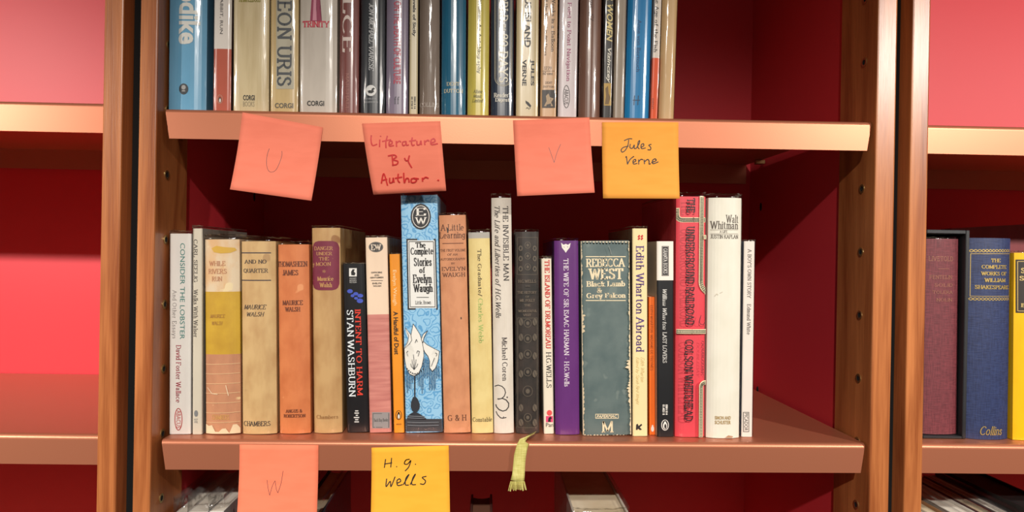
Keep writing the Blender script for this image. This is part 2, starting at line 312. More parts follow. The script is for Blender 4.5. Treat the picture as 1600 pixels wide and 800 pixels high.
def sans_text(txt, bold=0, shear=0):
    k = (txt, bold)
    if k not in _sc:
        cu = bpy.data.curves.new('t', 'FONT'); cu.body = txt; cu.resolution_u = 3; cu.offset = bold; o = bpy.data.objects.new('t', cu)
        me = bpy.data.meshes.new_from_object(o); _sc[k] = ([(v.co.x, v.co.y) for v in me.vertices], [tuple(p.vertices) for p in me.polygons])
        bpy.data.objects.remove(o); bpy.data.meshes.remove(me); bpy.data.curves.remove(cu)
    V, Fc = _sc[k]
    if shear: V = [(a+shear*b_, b_) for a, b_ in V]
    return V, Fc
def glyphs(txt, font):
    if font == 'serif': return serif_text(txt)
    if font == 'bold': return serif_text(txt, .24, .09, .42, .2)
    if font == 'slab': return serif_text(txt, .19, .12, .36, .24)
    if font == 'light': return serif_text(txt, .1, .065, .2, .22)
    if font == 'italic': return serif_text(txt, .15, .075, .2, .18, .28)
    if font == 'script': return serif_text(txt, .09, .07, 0, .1, .35)
    if font == 'sans': return sans_text(txt)
    if font == 'black': return sans_text(txt, .03)
    if font == 'oblique': return sans_text(txt, .025, .25)
# ---------------------------------------------------------------- anything with a face that carries marks
class Face:
    eps0 = .0002
    def begin(self): self.layers = {}; self.nl = 0
    def step(self): self.nl += 1; return self.eps0+.000025*self.nl
    def put(self, part, col, vs, fs, kw=None):
        """vs local (x, z, eps)"""
        key = (part, tuple(col) if not hasattr(col, 'name') else col.name); L = self.layers.setdefault(key, ([], [], col, kw or {}))
        o = len(L[0]); L[0].extend(vs); L[1].extend([tuple(i+o for i in f) for f in fs])
    def text(self, txt, x0, y0, x1, y1, col, font='serif', rot=False, part='lettering', **kw):
        V, Fc = glyphs(txt, font); e = self.step()
        ax, bx = min(v[0] for v in V), max(v[0] for v in V); ay, by = min(v[1] for v in V), max(v[1] for v in V)
        cx, cz = self.loc((x0+x1)/2, (y0+y1)/2); s = 1/self.ppm
        wd, hg = (x1-x0)*s, (y1-y0)*s; out = []
        for (a, b_) in V:
            u = (a-ax)/max(1e-9, bx-ax)-.5; v = (b_-ay)/max(1e-9, by-ay)-.5
            out.append((cx+v*wd, cz-u*hg, e) if rot else (cx+u*wd, cz+v*hg, e))
        self.put(part, col, out, Fc, kw)
    def rect(self, x0, y0, x1, y1, col, part='label', n=10, **kw):
        e = self.step(); vs, fs = [], []
        for i in range(n+1):
            x = x0+(x1-x0)*i/n
            for y in (y1, y0): vs.append((*self.loc(x, y), e))
        for i in range(n): fs.append((2*i, 2*i+2, 2*i+3, 2*i+1))
        self.put(part, col, vs, fs, kw)
    def poly(self, pts, col, part='illustration', **kw):
        e = self.step(); vs = [(*self.loc(*p), e) for p in pts]
        self.put(part, col, vs, [tuple(range(len(pts)))], kw)
    def fan(self, pts, col, part='illustration', **kw):
        e = self.step(); cx = sum(p[0] for p in pts)/len(pts); cy = sum(p[1] for p in pts)/len(pts)
        vs = [(*self.loc(cx, cy), e)]+[(*self.loc(*p), e) for p in pts]; n = len(pts)
        self.put(part, col, vs, [(0, 1+i, 1+(i+1) % n) for i in range(n)], kw)
    def line(self, pts, wpx, col, part='rule_line', sub=6, **kw):
        e = self.step(); q = [pts[0]]
        for a, b_ in zip(pts, pts[1:]):
            for i in range(1, sub+1): q.append((a[0]+(b_[0]-a[0])*i/sub, a[1]+(b_[1]-a[1])*i/sub))
        v, f = strip(q, lambda dx, dy: wpx); self.put(part, col, [(*self.loc(*p), e) for p in v], f, kw)
    def ell(self, cx, cy, rx, ry, col, part='emblem', ring=0, n=28, **kw):
        pts = [(cx+rx*math.cos(2*math.pi*i/n), cy+ry*math.sin(2*math.pi*i/n)) for i in range(n)]
        if ring: self.line(pts+[pts[0]], ring, col, part, 1, **kw)
        else: self.fan(pts, col, part, **kw)
    def finish(self, parent):
        for (part, _), (vs, fs, col, kw) in self.layers.items():
            m = col if hasattr(col, 'name') else paint(col, kw.get('rough', .5), kw.get('metal', 0), 'ink')
            bm = bmesh.new(); bv = [bm.verts.new((x, e, z)) for x, z, e in vs]
            for f in fs:
                try: bm.faces.new([bv[i] for i in f])
                except ValueError: pass
            bmesh.ops.triangulate(bm, faces=bm.faces)
            if getattr(self, 'b', 1) > .0016:
                for _ in range(3):
                    es = [e for e in bm.edges if abs(e.verts[0].co.x-e.verts[1].co.x) > .0022]
                    if not es: break
                    bmesh.ops.subdivide_edges(bm, edges=es, cuts=1); bmesh.ops.triangulate(bm, faces=bm.faces)
            for v in bm.verts:
                v.co.y = self.surf(v.co.x, v.co.z)-v.co.y
                if isinstance(self, Book): v.co.z = max(.0005, v.co.z); v.co.x = max(-self.w/2, min(self.w/2, v.co.x))
            me = bpy.data.meshes.new(part); bm.to_mesh(me); bm.free(); me.materials.append(m)
            o = bpy.data.objects.new(part, me); C.objects.link(o); o.parent = parent
            if kw.get('label'): o['label'] = kw['label']
GOLD = (206, 178, 110)
class Book(Face):
    def __init__(self, label, group, top, bot, row, mat, hard=True, depth=.145, bulge=.003, p=2.6, sleeve=None, bands=None, H=None, yf=None, zb=None, pages=None, name=None, side=None):
        """top = (xl, xr, y), bot = (xl, xr, y) of the spine in the picture; row = plane function of the shelf"""
        self.begin()
        (xl, xr, yt), (bl, br, yb) = top, bot
        if yf is None:
            d = ray((bl+br)/2, yb); t = 0; yf = .02
            for _ in range(12):
                pz = row(at((bl+br)/2, yb, yf).x); t = (pz-CAM.z)/d.z; yf = (CAM+d*t).y
            yf = min(.03, max(.0165, yf))
        self.yf = yf; B = at((bl+br)/2, yb, yf); T = at((xl+xr)/2, yt, yf)
        self.lean = math.atan2(T.x-B.x, T.z-B.z); zb = row(B.x) if zb is None else zb
        self.base = Vector((B.x, yf, zb)); ym = (yt+yb)/2; self.ppm = F/(CAM-B).length*0+F/((B-CAM).dot(_f))
        wl = self.loc((xl+bl)/2, ym)[0]; wr = self.loc((xr+br)/2, ym)[0]; self.w = wr-wl-.0009; off = (wr+wl)/2
        self.base += Vector((off*math.cos(self.lean), 0, 0)); self.base.z += abs(math.tan(self.lean))*self.w/2+.0003
        self.h = H if H else self.loc((xl+xr)/2, yt)[1]
        self.b, self.p, self.depth = bulge, p, depth
        w_, h = self.w, self.h; t = .0022 if hard else .0005
        name = name or ('hardcover_book' if hard else 'paperback_book')
        self.root = tag(empty(name, self.base, (0, self.lean, 0)), label, 'book', group)
        # cover
        n = 14; outer = [(-w_/2, depth)]+[(-w_/2, bulge+.02)]+[(w_/2*s, self.surf(w_/2*s, 0)) for s in self.ss(n)]+[(w_/2, bulge+.02), (w_/2, depth)]
        wi = w_/2-t; inner = [(-wi, depth)]+[(-wi, bulge+.02+t)]+[(wi*s, self.surf(wi*s, 0)+t) for s in self.ss(n)]+[(wi, bulge+.02+t), (wi, depth)]
        cuts = [0, h]; mats = [mat]; band = []
        for (py0, py1, m) in (bands or []):
            z1, z0 = min(h, self.loc(bl, py0)[1]), max(0, self.loc(bl, py1)[1]); band.append((z0, z1, m)); cuts += [z0, z1]; mats.append(m)
        if side is not None: mats.append(side)
        cuts = sorted(set(round(c, 6) for c in cuts)); vs, fs, ix = [], [], []; N = len(outer); M = 2*N
        for z in cuts: vs += [(x, y, z) for x, y in outer]+[(x, y, z) for x, y in inner]
        for k in range(len(cuts)-1):
            zm = (cuts[k]+cuts[k+1])/2; mi = 0
            for j, (z0, z1, m) in enumerate(band):
                if z0 < zm < z1: mi = j+1
            for i in range(N-1):
                si = mi if side is None or 2 <= i <= N-4 else len(mats)-1
                fs.append((k*M+i, k*M+i+1, (k+1)*M+i+1, (k+1)*M+i)); ix.append(si)
                fs.append((k*M+N+i+1, k*M+N+i, (k+1)*M+N+i, (k+1)*M+N+i+1)); ix.append(mi)
            for i in (0, N-1):
                q = (k*M+i, k*M+N+i, (k+1)*M+N+i, (k+1)*M+i); fs.append(q if i == N-1 else q[::-1]); ix.append(mi)
        K = (len(cuts)-1)*M
        for i in range(N-1):
            fs.append((i+1, i, N+i, N+i+1)); ix.append(0); fs.append((K+i, K+i+1, K+N+i+1, K+N+i)); ix.append(ix[-3] if len(ix) > 3 else 0)
        mesh('cover', vs, fs, mats, self.root, ix)
        # page block with hollowed fore edge
        g = .003 if hard else .0004; vs, fs = [], []; pw = wi-.0003; y0 = bulge*1.0+t+.0012; y1 = depth-g
        ring = [(-pw, y0), (pw, y0)]+[(pw*(1-2*i/8), y1-(.004 if hard else 0)*(1-(1-2*i/8)**2)) for i in range(9)]
        for z in (g, h-g): vs += [(x, y, z) for x, y in ring]
        n2 = len(ring); fs = [(i, (i+1) % n2, n2+(i+1) % n2, n2+i) for i in range(n2)]+[tuple(range(n2))[::-1], tuple(range(n2, 2*n2))]
        mesh('page_block', vs, fs, pages or (PAGES if hard else PAGES), self.root)
        if sleeve:
            o = .0013; ps = []; ex = sleeve/self.ppm
            path = [(-w_/2-.0004, depth-.002), (-w_/2-.0004, depth*.5), (-w_/2-.0004, bulge+.02)]+[((w_/2+.0004)*s, self.surf(w_/2*s, 0)-o) for s in self.ss(16)]+[(w_/2+.0004, bulge+.02), (w_/2+.0004, depth*.5), (w_/2+.0004, depth-.002)]
            zz = [.0006, h*.2, h*.45, h*.7, h*.9, h, h+ex]; vs, fs = [], []; n3 = len(path); rnd = random.Random(int(bl*7))
            for k, z in enumerate(zz):
                for i, (x, y) in enumerate(path):
                    dz = rnd.uniform(-.0005, .0005) if k == len(zz)-1 else 0; dy = rnd.uniform(-.0006, .0008) if k >= 6 else 0
                    vs.append((x, y+dy, z+dz))
            for k in range(len(zz)-1):
                for i in range(n3-1): fs.append((k*n3+i, k*n3+i+1, (k+1)*n3+i+1, (k+1)*n3+i))
            # folded-over rim at the head
            base = len(vs)
            for i, (x, y) in enumerate(path):
                vs.append((x*.96, y+.0022 if 3 <= i < n3-3 else y, h+ex*.55+rnd.uniform(-.0004, .0004)))
            for i in range(n3-1): fs.append(((len(zz)-1)*n3+i, (len(zz)-1)*n3+i+1, base+i+1, base+i))
            so = mesh('clear_sleeve', vs, fs, FILM, self.root, smooth=True); so['label'] = 'clear protective plastic sleeve'
    def ss(self, n):
        return [math.copysign(abs(math.sin(math.pi/2*(2*i/n-1))), 2*i/n-1) for i in range(n+1)]
    def surf(self, x, z): return self.b*min(1.0, abs(2*x/self.w))**self.p
    def loc(self, px, py):
        v = at(px, py, self.yf)-self.base; c, s = math.cos(self.lean), math.sin(self.lean); return (v.x*c-v.z*s, v.x*s+v.z*c)
    def done(self): self.finish(self.root); return self
LOW = lambda x: zat(la, lb, x)
UPR = lambda x: zat(ua, ub, x)
GL = 'books on the lower shelf of the middle bookcase'; GU = 'books on the upper shelf of the middle bookcase'
def low(label, top, bot, mat, **k): return Book(label, GL, top, bot, LOW, mat, **k)
def upp(label, xt, xb, yb, mat, H, **k): return Book(label, GU, (*xt, 0), (*xb, yb), UPR, mat, H=H, yf=k.pop('yf', .0095), **k)
def M1(c, d=10, **k):
    c2 = tuple(max(0, v-d) for v in c); return mottled(c, c2, **k)
#==BOOKS
INK = (48, 44, 42); WHITE = (238, 234, 226); BLACK = (24, 23, 24)
# ================================================================ lower shelf, left to right
b = low('slim white paperback with teal and crimson lettering, leftmost on the lower shelf', (264.5, 299, 365), (263.5, 298, 677), M1((238, 234, 228), 6), hard=False, p=9, bulge=.0012, sleeve=5, depth=.125, yf=.0195)
b.text('CONSIDER THE LOBSTER', 281.5, 380, 288.8, 530, (40, 128, 122), 'sans', True); b.text('And Other Essays', 268, 453, 276, 529, (120, 112, 112), 'light', True)
b.text('David Foster Wallace', 275, 539, 283, 629, (170, 50, 70), 'serif', True); b.ell(279, 655, 5.6, 17, (190, 60, 60), ring=1.2); b.text('ABACUS', 275.8, 641, 282.4, 669, (190, 60, 60), 'sans', True, 'emblem'); b.done()
b = low('thin grey-beige paperback standing taller, second book from the left on the lower shelf', (300.3, 316.6, 357), (299.6, 316.4, 676), M1((202, 194, 176), 6), hard=False, p=8, bulge=.001, sleeve=5, depth=.13, side=paint((150, 146, 140), .4), yf=.0195)
b.text('CARL SEELIG', 302.6, 374, 308.6, 441, (72, 66, 62), 'serif', True); b.text('Walks With Walser', 302.4, 452, 309, 527, (72, 66, 62), 'serif', True)
b.ell(306.5, 646, 3, 5, (120, 122, 124)); b.text('NDP', 303.6, 654, 309, 657, (120, 122, 124), 'sans'); b.text('1992', 303.6, 658, 309, 661, (120, 122, 124), 'sans'); b.done()
aged = mottled((216, 196, 166), (212, 170, 122), (50, 50, 30), .4, .6, spots=((226, 206, 164), 60, .62), name='stained_cream_paper')
b = low('worn book with a mustard band between stained cream top and creased brown base', (317.5, 373, 374), (319.5, 375, 680), aged, bulge=.0035, sleeve=8, yf=.0195,
        bands=[(456, 554, mottled((200, 160, 44), (184, 142, 36), (40, 40, 40), name='mustard_paper')), (554, 684, mottled((196, 138, 102), (180, 124, 92), (60, 60, 30), spots=((224, 190, 140), 75, .66), name='creased_brown_paper'))])
b.fan([(330, 388), (338, 384), (350, 386), (366, 387), (369, 391), (360, 395), (345, 396), (334, 394)], (204, 162, 60), 'stain')
for t, x0, y0, x1, y1 in (('WHILE', 326, 408, 352, 415.5), ('RIVERS', 325, 420, 354, 428), ('RUN', 331, 432, 347, 439.5)): b.text(t, x0, y0, x1, y1, (178, 120, 88))
for t, x0, y0, x1, y1 in (('MAURICE', 328, 491, 351.5, 497), ('WALSH', 331, 502, 348, 508)): b.text(t, x0, y0, x1, y1, (164, 116, 56), 'italic')
b.text('CHAMBERS', 331, 648, 358, 656, (208, 160, 90))
for y in (569, 584, 599.5, 614.5, 629.5, 645, 660): b.line([(320, y+.6), (347, y), (374, y-1)], .9, (220, 182, 138), 'crease')
b.line([(323, 606), (331, 615), (340, 616)], 1, (226, 204, 172), 'crease'); b.line([(353, 602), (357, 618)], 1.2, (226, 204, 172), 'crease')
rnd = random.Random(3); edge = [(320, 679)]+[(320+i*5.5, 670+rnd.uniform(-5, 4)+(4 if 2 < i < 8 else -4)) for i in range(11)]+[(375, 679)]
for i in range(len(edge)-3): b.poly([(edge[i+1][0], 680), edge[i+1], edge[i+2], (edge[i+2][0], 680)], (226, 204, 168), 'torn_edge')
b.done()
b = low('tan book with two thin navy rules around its title, right of the mustard banded book', (375, 429.8, 377), (377, 431.8, 676), mottled((206, 172, 120), (188, 150, 100), (70, 70, 35), spots=((178, 142, 96), 50, .66), name='tan_cloth_paper'), bulge=.0035, sleeve=7, yf=.0205)
for y in (395, 438): b.line([(376, y), (400, y), (422.5, y)], 1.5, (50, 46, 60))
for t, x0, y0, x1, y1, f in (('AND NO', 381, 405.5, 416, 412, 'serif'), ('QUARTER', 379.5, 419.5, 418.5, 427, 'serif'), ('MAURICE', 380.5, 476, 416, 483.5, 'italic'), ('WALSH', 385.5, 487.5, 413, 494.5, 'italic'), ('CHAMBERS', 380, 658, 422, 666, 'serif')): b.text(t, x0, y0, x1, y1, (52, 46, 50), f)
b.done()
b = low('bright orange hardback with brown capitals, between the tan book and the maroon labelled book', (432.8, 482, 382), (435.3, 485, 671), mottled((212, 126, 74), (198, 110, 60), (60, 60, 40), spots=((226, 152, 100), 60, .66), name='orange_jacket'), bulge=.003, sleeve=6, yf=.023)
for t, x0, y0, x1, y1, f in (('THOMASHEEN', 432.5, 408, 479.5, 417, 'bold'), ('JAMES', 441, 421.5, 466, 430.5, 'bold'), ('MAURICE', 441, 469, 473, 477, 'bold'), ('WALSH', 445, 479.5, 469, 487, 'bold'), ('ANGUS &', 446, 639.5, 472, 645, 'bold'), ('ROBERTSON', 443, 647, 477, 652.5, 'bold')): b.text(t, x0, y0, x1, y1, (104, 52, 32), f)
b.done()
b = low('tan cloth hardback with a round cornered maroon label near the top', (486, 530.8, 356), (489, 534.6, 668.5), mottled((198, 160, 108), (178, 136, 86), (55, 55, 25), spots=((156, 110, 66), 45, .66), name='spotted_tan_cloth'), bulge=.0035, sleeve=4, depth=.15, yf=.026)
x0, y0, x1, y1, r = 487.5, 376.5, 529.5, 453.5, 10; pts = []
for cx, cy, a0 in ((x1-r, y0+r, -90), (x1-r, y1-r, 0), (x0+r, y1-r, 90), (x0+r, y0+r, 180)): pts += [(cx+r*math.cos(math.radians(a0+15*i)), cy+r*math.sin(math.radians(a0+15*i))) for i in range(7)]
vs = []; e = b.step(); ys = [y0, y0+1.5, y0+4, y0+r]+[y0+r+i*8 for i in range(1, 7)]+[y1-r, y1-4, y1-1.5, y1]
for y in ys:
    dd = max(0, (y0+r)-y, y-(y1-r)); ins = r-math.sqrt(max(0, r*r-dd*dd))
    for i in range(11): vs.append((*b.loc(x0+ins+(x1-x0-2*ins)*i/10+(y-415)*.0, y), e))
b.put('spine_label', mottled((124, 36, 62), (112, 30, 54), (80, 80, 80), spots=((176, 128, 84), 130, .67), name='maroon_label'), vs, [(k*11+i, k*11+i+1, k*11+11+i+1, k*11+11+i) for k in range(len(ys)-1) for i in range(10)], {'label': 'worn maroon spine label'})
for t, xa, ya, xb, yb, f in (('DANGER', 490.5, 385, 520, 391, 'serif'), ('UNDER', 494, 393.5, 519, 399, 'serif'), ('THE', 498, 401.5, 514, 407, 'serif'), ('MOON', 493, 409.5, 517, 415.5, 'serif'), ('*', 504, 421.5, 509, 426.5, 'sans'), ('Maurice', 495.5, 432, 521, 439, 'bold'), ('Walsh', 499, 441.5, 519, 449, 'bold')): b.text(t, xa, ya, xb, yb, (190, 142, 88), f)
b.text('Chambers', 494, 648.5, 528, 654.5, (150, 108, 64)); b.done()
b = low('short black paperback with red and white lettering, leaning left against the tan hardback', (534.6, 569.5, 412), (541.5, 577, 668.5), M1((26, 25, 28), 4, rough=.35), hard=False, p=7, bulge=.0015, depth=.11, sleeve=2)
b.rect(545.5, 419, 557.5, 432, (228, 226, 222), 'emblem'); b.fan([(549, 430), (548.5, 425), (551, 420.5), (554.5, 421), (553, 424), (555.5, 427), (554, 430.5)], BLACK, 'emblem')
for t, y in (('POCKET', 434), ('BOOKS', 437), ('FICTION', 440)): b.text(t, 546.5, y, 557, y+2.2, (210, 208, 204), 'sans')
for cx, cy, rx, ry in ((547, 455, 4.5, 3.2), (556, 459, 4, 2.6), (563, 462, 4.5, 3), (551, 462, 3, 2.4), (562.5, 470, 5, 3.6), (556.5, 466, 3, 2.2)): b.ell(cx, cy, rx, ry, (62, 84, 190), 'illustration', n=14)
b.text('INTENT TO HARM', 556.5, 483, 565.5, 618, (226, 62, 44), 'serif', True); b.text('STAN WASHBURN', 543.5, 484, 554, 620, (226, 232, 236), 'serif', True)
for i, (xa, xb) in enumerate(((555, 560), (554, 561), (556, 559.5), (553, 561.5), (555, 560), (554, 561))): b.rect(xa, 641+i*3.4, xb, 642.8+i*3.4, (210, 210, 208), 'emblem', 2)
b.done()
woodgrain = mottled((214, 142, 130), (190, 114, 106), (25, 25, 260), .35, .65, name='pink_woodgrain_paper')
b = low('paperback cream above and pink wood patterned below, left of the thin orange paperback', (569.5, 606, 371), (577.5, 611.5, 671), M1((242, 216, 190), 6), hard=False, p=9, bulge=.0012, sleeve=3, depth=.14,
        bands=[(491.5, 690, woodgrain)], side=paint((150, 120, 96), .5))
b.ell(587.5, 386, 11.2, 8, (52, 50, 52)); b.ell(587.5, 386, 9.8, 6.8, (120, 116, 112), ring=.8); b.text('EW', 579.5, 381.5, 596, 391, (222, 206, 188), 'bold', False, 'emblem')
for t, xa, ya, xb, yb in (('OFFICERS', 580, 424.5, 597, 427), ('AND', 585, 428.7, 592.5, 431), ('GENTLEMEN', 578.5, 432.4, 599, 434.8), ('EVELYN', 582, 441.5, 596, 444), ('WAUGH', 583, 445.6, 595.5, 448)): b.text(t, xa, ya, xb, yb, (58, 50, 50), 'black')
b.line([(580, 438.3), (598, 438.3)], .7, (80, 70, 70))
b.rect(581.5, 644, 609, 669, (150, 146, 146), 'publisher_label'); b.line([(583, 646), (607.5, 646), (607.5, 667.5), (583, 667.5), (583, 646)], .8, (70, 66, 66), 'publisher_label', 2); b.text('Back Bay Books', 584.5, 653.5, 606.5, 660, (46, 44, 46), 'serif', False, 'publisher_label')
b.done()
b = low('thin orange paperback with cream and black lettering, left of the tall pale blue book', (607.5, 625, 397), (615, 632, 671.5), M1((240, 152, 30), 10), hard=False, p=7, bulge=.001, sleeve=2, depth=.11)
b.text('Evelyn Waugh', 613, 422, 620, 477, (250, 222, 170), 'sans', True); b.text('A Handful of Dust', 615.3, 486.5, 622.6, 554, (50, 34, 20), 'black', True)
b.ell(623, 648.5, 4.6, 7.2, (240, 152, 30)); b.ell(623, 648.5, 4.4, 7, BLACK, ring=.9); b.ell(623, 650, 2.6, 4.6, BLACK); b.ell(623.2, 650.6, 1.4, 3.4, WHITE); b.ell(623, 645, 1.4, 1.5, BLACK); b.text('4003', 619, 661.5, 627, 664, (90, 60, 20), 'sans'); b.done()
# the tall pale blue book with a fringed lampshade
b = low('tall pale blue patterned hardback with a black framed title panel and a fringed lampshade drawing', (625, 684, 305), (633.5, 691.5, 673), swirl_blue(), bulge=.0016, p=7, sleeve=8, depth=.16)
b.ell(657.5, 338.5, 16, 20.5, (36, 36, 40), n=16); b.ell(657.5, 338.5, 14.4, 18.4, (36, 36, 40)); b.ell(657.5, 338.5, 13, 17, WHITE, ring=1)
b.text('E', 649.5, 325, 666, 337, WHITE, 'serif', False, 'emblem'); b.text('W', 648.5, 339.5, 667, 350.5, WHITE, 'serif', False, 'emblem')
b.poly([(635, 373), (681, 373), (684, 484), (637, 484)], (28, 28, 30), 'title_panel'); b.poly([(637.2, 375.5), (679, 375.5), (682, 481.5), (639.4, 481.5)], (236, 236, 232), 'title_panel')
b.line([(639, 377.5), (677.2, 377.5), (680, 479.5), (641.2, 479.5), (639, 377.5)], 1, (28, 28, 30), 'title_panel')
for t, xa, ya, xb, yb, f in (('The', 649, 378.5, 665, 387, 'bold'), ('Complete', 641.5, 386.5, 677, 400.5, 'bold'), ('Stories', 646.5, 402, 674.5, 416, 'bold'), ('of', 655, 417, 664.5, 426.5, 'bold'), ('Evelyn', 645, 428.5, 675, 446, 'bold'), ('Waugh', 645.5, 443.5, 676.5, 459.5, 'bold'), ('Little, Brown', 649, 469.5, 673.5, 476, 'serif')): b.text(t, xa, ya, xb, yb, (34, 32, 34), f)
b.line([(651, 464.5), (670, 464.5)], .8, (34, 32, 34))
Z = lambda pts: [(620+x/3.807, 480+y/3.81) for x, y in pts]
lamp = (40, 44, 52)
for i in range(15):
    x = 54+i*7.4; y0 = 300 if i < 13 else 330; b.line(Z([(x, 380 if i < 14 else 330), (x+2, 455+38*math.sin(i*.55+.6)+20*(i % 3 == 1))]), 1.1 if i % 2 else .7, (40, 66, 96), 'illustration', 2)
for i in range(14):
    x = 160+i*7; b.line(Z([(x, 300+i*4), (x+1, 400+(80 if 4 < i < 11 else 10)+12*(i % 2))]), 1.1 if i % 2 else .7, (40, 66, 96), 'illustration', 2)
shade = Z([(98, 98), (88, 150), (78, 205), (44, 245), (46, 300), (56, 360), (78, 398), (104, 408), (130, 395), (150, 350), (162, 290), (160, 250), (150, 195), (138, 160), (118, 128)])
wing = Z([(150, 195), (180, 222), (222, 245), (254, 262), (246, 320), (230, 362), (212, 380), (196, 360), (196, 320), (186, 290), (168, 268), (160, 250)])
petal = Z([(50, 122), (84, 162), (90, 196), (76, 218), (44, 246), (66, 205), (72, 170)]); pet2 = Z([(184, 138), (158, 160), (146, 190), (156, 212), (162, 180)])
for q in (shade, wing, petal, pet2): b.fan(q, (232, 230, 222)); b.line(q+[q[0]], .9, lamp, 'illustration', 1)
for i in range(10): b.ell(*Z([(62+i*10.5, 372+30*math.sin(math.pi*i/9)-6)])[0], 1, 1.4, lamp, 'illustration', n=8)
for q in ([(104, 370), (104, 320), (100, 280)], [(104, 370), (88, 350), (84, 335)], [(104, 370), (120, 350), (126, 335)], [(104, 370), (94, 330), (92, 310)], [(104, 370), (114, 330), (116, 310)], [(128, 290), (136, 262), (124, 258), (120, 272)], [(66, 290), (60, 268), (68, 258)], [(110, 210), (118, 190), (124, 205)], [(226, 300), (214, 330), (206, 350)], [(236, 290), (240, 275), (230, 270)]): b.line(Z(q), .8, lamp, 'illustration', 2)
for q in ([(108, 408), (108, 530)],): b.line(Z(q), 2.2, lamp)
b.fan(Z([(98, 532), (86, 562), (84, 590), (92, 612), (104, 622), (122, 620), (136, 600), (138, 575), (128, 548), (116, 532)]), lamp)
b.fan(Z([(106, 618), (138, 632), (162, 648), (180, 664), (60, 664), (66, 645), (84, 630)]), lamp)
b.poly(Z([(54, 664), (270, 664), (272, 738), (56, 738)]), (58, 60, 66), 'illustration')
for y in (645, 656, 682, 700): b.line(Z([(64, y), (140, y+2), (168 if y < 660 else 250, y)]), .6, (150, 160, 168), 'illustration', 2)
b.done()
b = low('peach jacketed hardback with brown lettering, right of the pale blue book', (685, 728, 336), (693, 736, 674), mottled((216, 150, 108), (200, 134, 94), (80, 80, 50), name='peach_jacket'), bulge=.002, p=4, sleeve=4)
for t, xa, ya, xb, yb, f in (('A Little', 688, 350, 724.5, 360.5, 'serif'), ('Learning', 686.5, 362, 727, 375, 'serif'), ('THE FIRST VOLUME', 688, 389, 727.5, 393, 'serif'), ('OF AN', 699, 396, 715, 399.3, 'serif'), ('AUTOBIOGRAPHY', 688, 403, 727.5, 406.7, 'serif'), ('BY', 705, 410, 711, 413, 'serif'), ('EVELYN', 690, 416.7, 727.5, 423, 'serif'), ('WAUGH', 691, 425.8, 727, 432.5, 'serif'), ('G & H', 699.5, 648, 729, 657.5, 'serif')): b.text(t, xa, ya, xb, yb, (106, 66, 48), f)
b.line([(691.5, 380.4), (724, 379.8)], 1, (120, 70, 50)); b.fan([(697.5, 354), (700, 357), (701, 363), (699, 364)], INK, 'stain'); b.ell(720.5, 497, .9, 1.8, INK, 'stain', n=8); b.done()
b = low('pale yellow hardback with grey strip at its head, left of the tall squiggle book', (730.5, 766, 363), (737, 771, 674), mottled((232, 212, 146), (220, 196, 128), (60, 60, 40), name='pale_yellow_jacket'), bulge=.002, p=4, sleeve=5, bands=[(355, 372.5, paint((176, 172, 164), .5))])
b.text('The Graduate/', 746, 389, 753, 463, (84, 70, 44), 'serif', True); b.text('Charles Webb', 747.5, 466, 755, 536, (168, 190, 110), 'serif', True); b.text('Constable', 738.5, 652, 769, 659, (90, 76, 50)); b.done()
b = low('tall off-white hardback with italic lettering and a black squiggle near its foot', (766.5, 800, 309), (772, 803, 673), mottled((230, 222, 210), (214, 204, 190), (50, 50, 20), name='grey_white_jacket'), bulge=.003, sleeve=7)
b.text('THE INVISIBLE MAN', 786, 322, 795, 439, (62, 56, 56), 'serif', True); b.text('The Life and Liberties of H.G.Wells', 773.5, 322, 782, 497, (62, 56, 56), 'italic', True); b.text('Michael Coren', 784.5, 527, 793, 595, (72, 64, 64), 'serif', True)
Z = lambda pts: [(760+x/3.81, 480+y/3.81) for x, y in pts]
for q, wd in (([(50, 472), (70, 464), (92, 470), (108, 486), (114, 508), (106, 530), (90, 544), (66, 546)], 1.3), ([(70, 548), (95, 542), (118, 552), (133, 572), (132, 594), (118, 612), (98, 618), (76, 610), (60, 594), (56, 580)], 1.5), ([(58, 622), (66, 640), (84, 658), (98, 660), (118, 656)], 1.3), ([(98, 660), (104, 650)], 1)): b.line(Z(q), wd, (36, 32, 34), 'illustration', 2)
b.ell(*Z([(124, 536)])[0], 1.1, 1.3, (36, 32, 34), 'illustration', n=8); b.done()
b = low('dark ornamented leather book with a yellow-green ribbon marker hanging from its foot', (804, 843.5, 362), (806.5, 842.5, 677), mottled((62, 54, 50), (44, 42, 40), (60, 60, 60), rough=.4, name='dark_tooled_leather'), bulge=.003, sleeve=4)
og = (98, 88, 76)
for xa, ya, xb, yb in ((808.5, 371, 840, 429), (809, 497, 839.5, 668)): b.line([(xa, ya), (xb, ya), (xb, yb), (xa, yb), (xa, ya)], .8, og, 'tooled_frame' if ya < 400 else 'tooled_panel', 3)
def ornament(cx, cy, s):
    part = 'tooled_ornament' if cy < 450 else 'tooling'
    b.ell(cx, cy, 5*s, 5.5*s, og, part, ring=.9, n=14); b.ell(cx, cy, 2.2*s, 2.6*s, og, part, n=10)
for cy in (383, 400, 417): ornament(824.5, cy, .9)
for cy in (388, 404, 420):
    for cx in (813.5, 835.5): b.ell(cx, cy, 3.4, 4.6, og, 'tooled_ornament', n=8); b.ell(cx, cy, 1.6, 2.4, (44, 42, 40), 'tooled_ornament', n=8)
for k, cy in enumerate((505, 529, 553, 581, 611, 652)): ornament(824.5, cy, 1.5 if k == 4 else 1.15)
for cy in (503, 527, 556, 584, 637, 660):
    for cx in (814, 835.5): b.ell(cx, cy, 3.6, 6, og, 'tooling', n=8); b.line([(cx-2, cy-5), (cx+2, cy+5)], .7, (44, 42, 40), 'tooling_mark' if cy < 600 else 'tooling_end', 2)
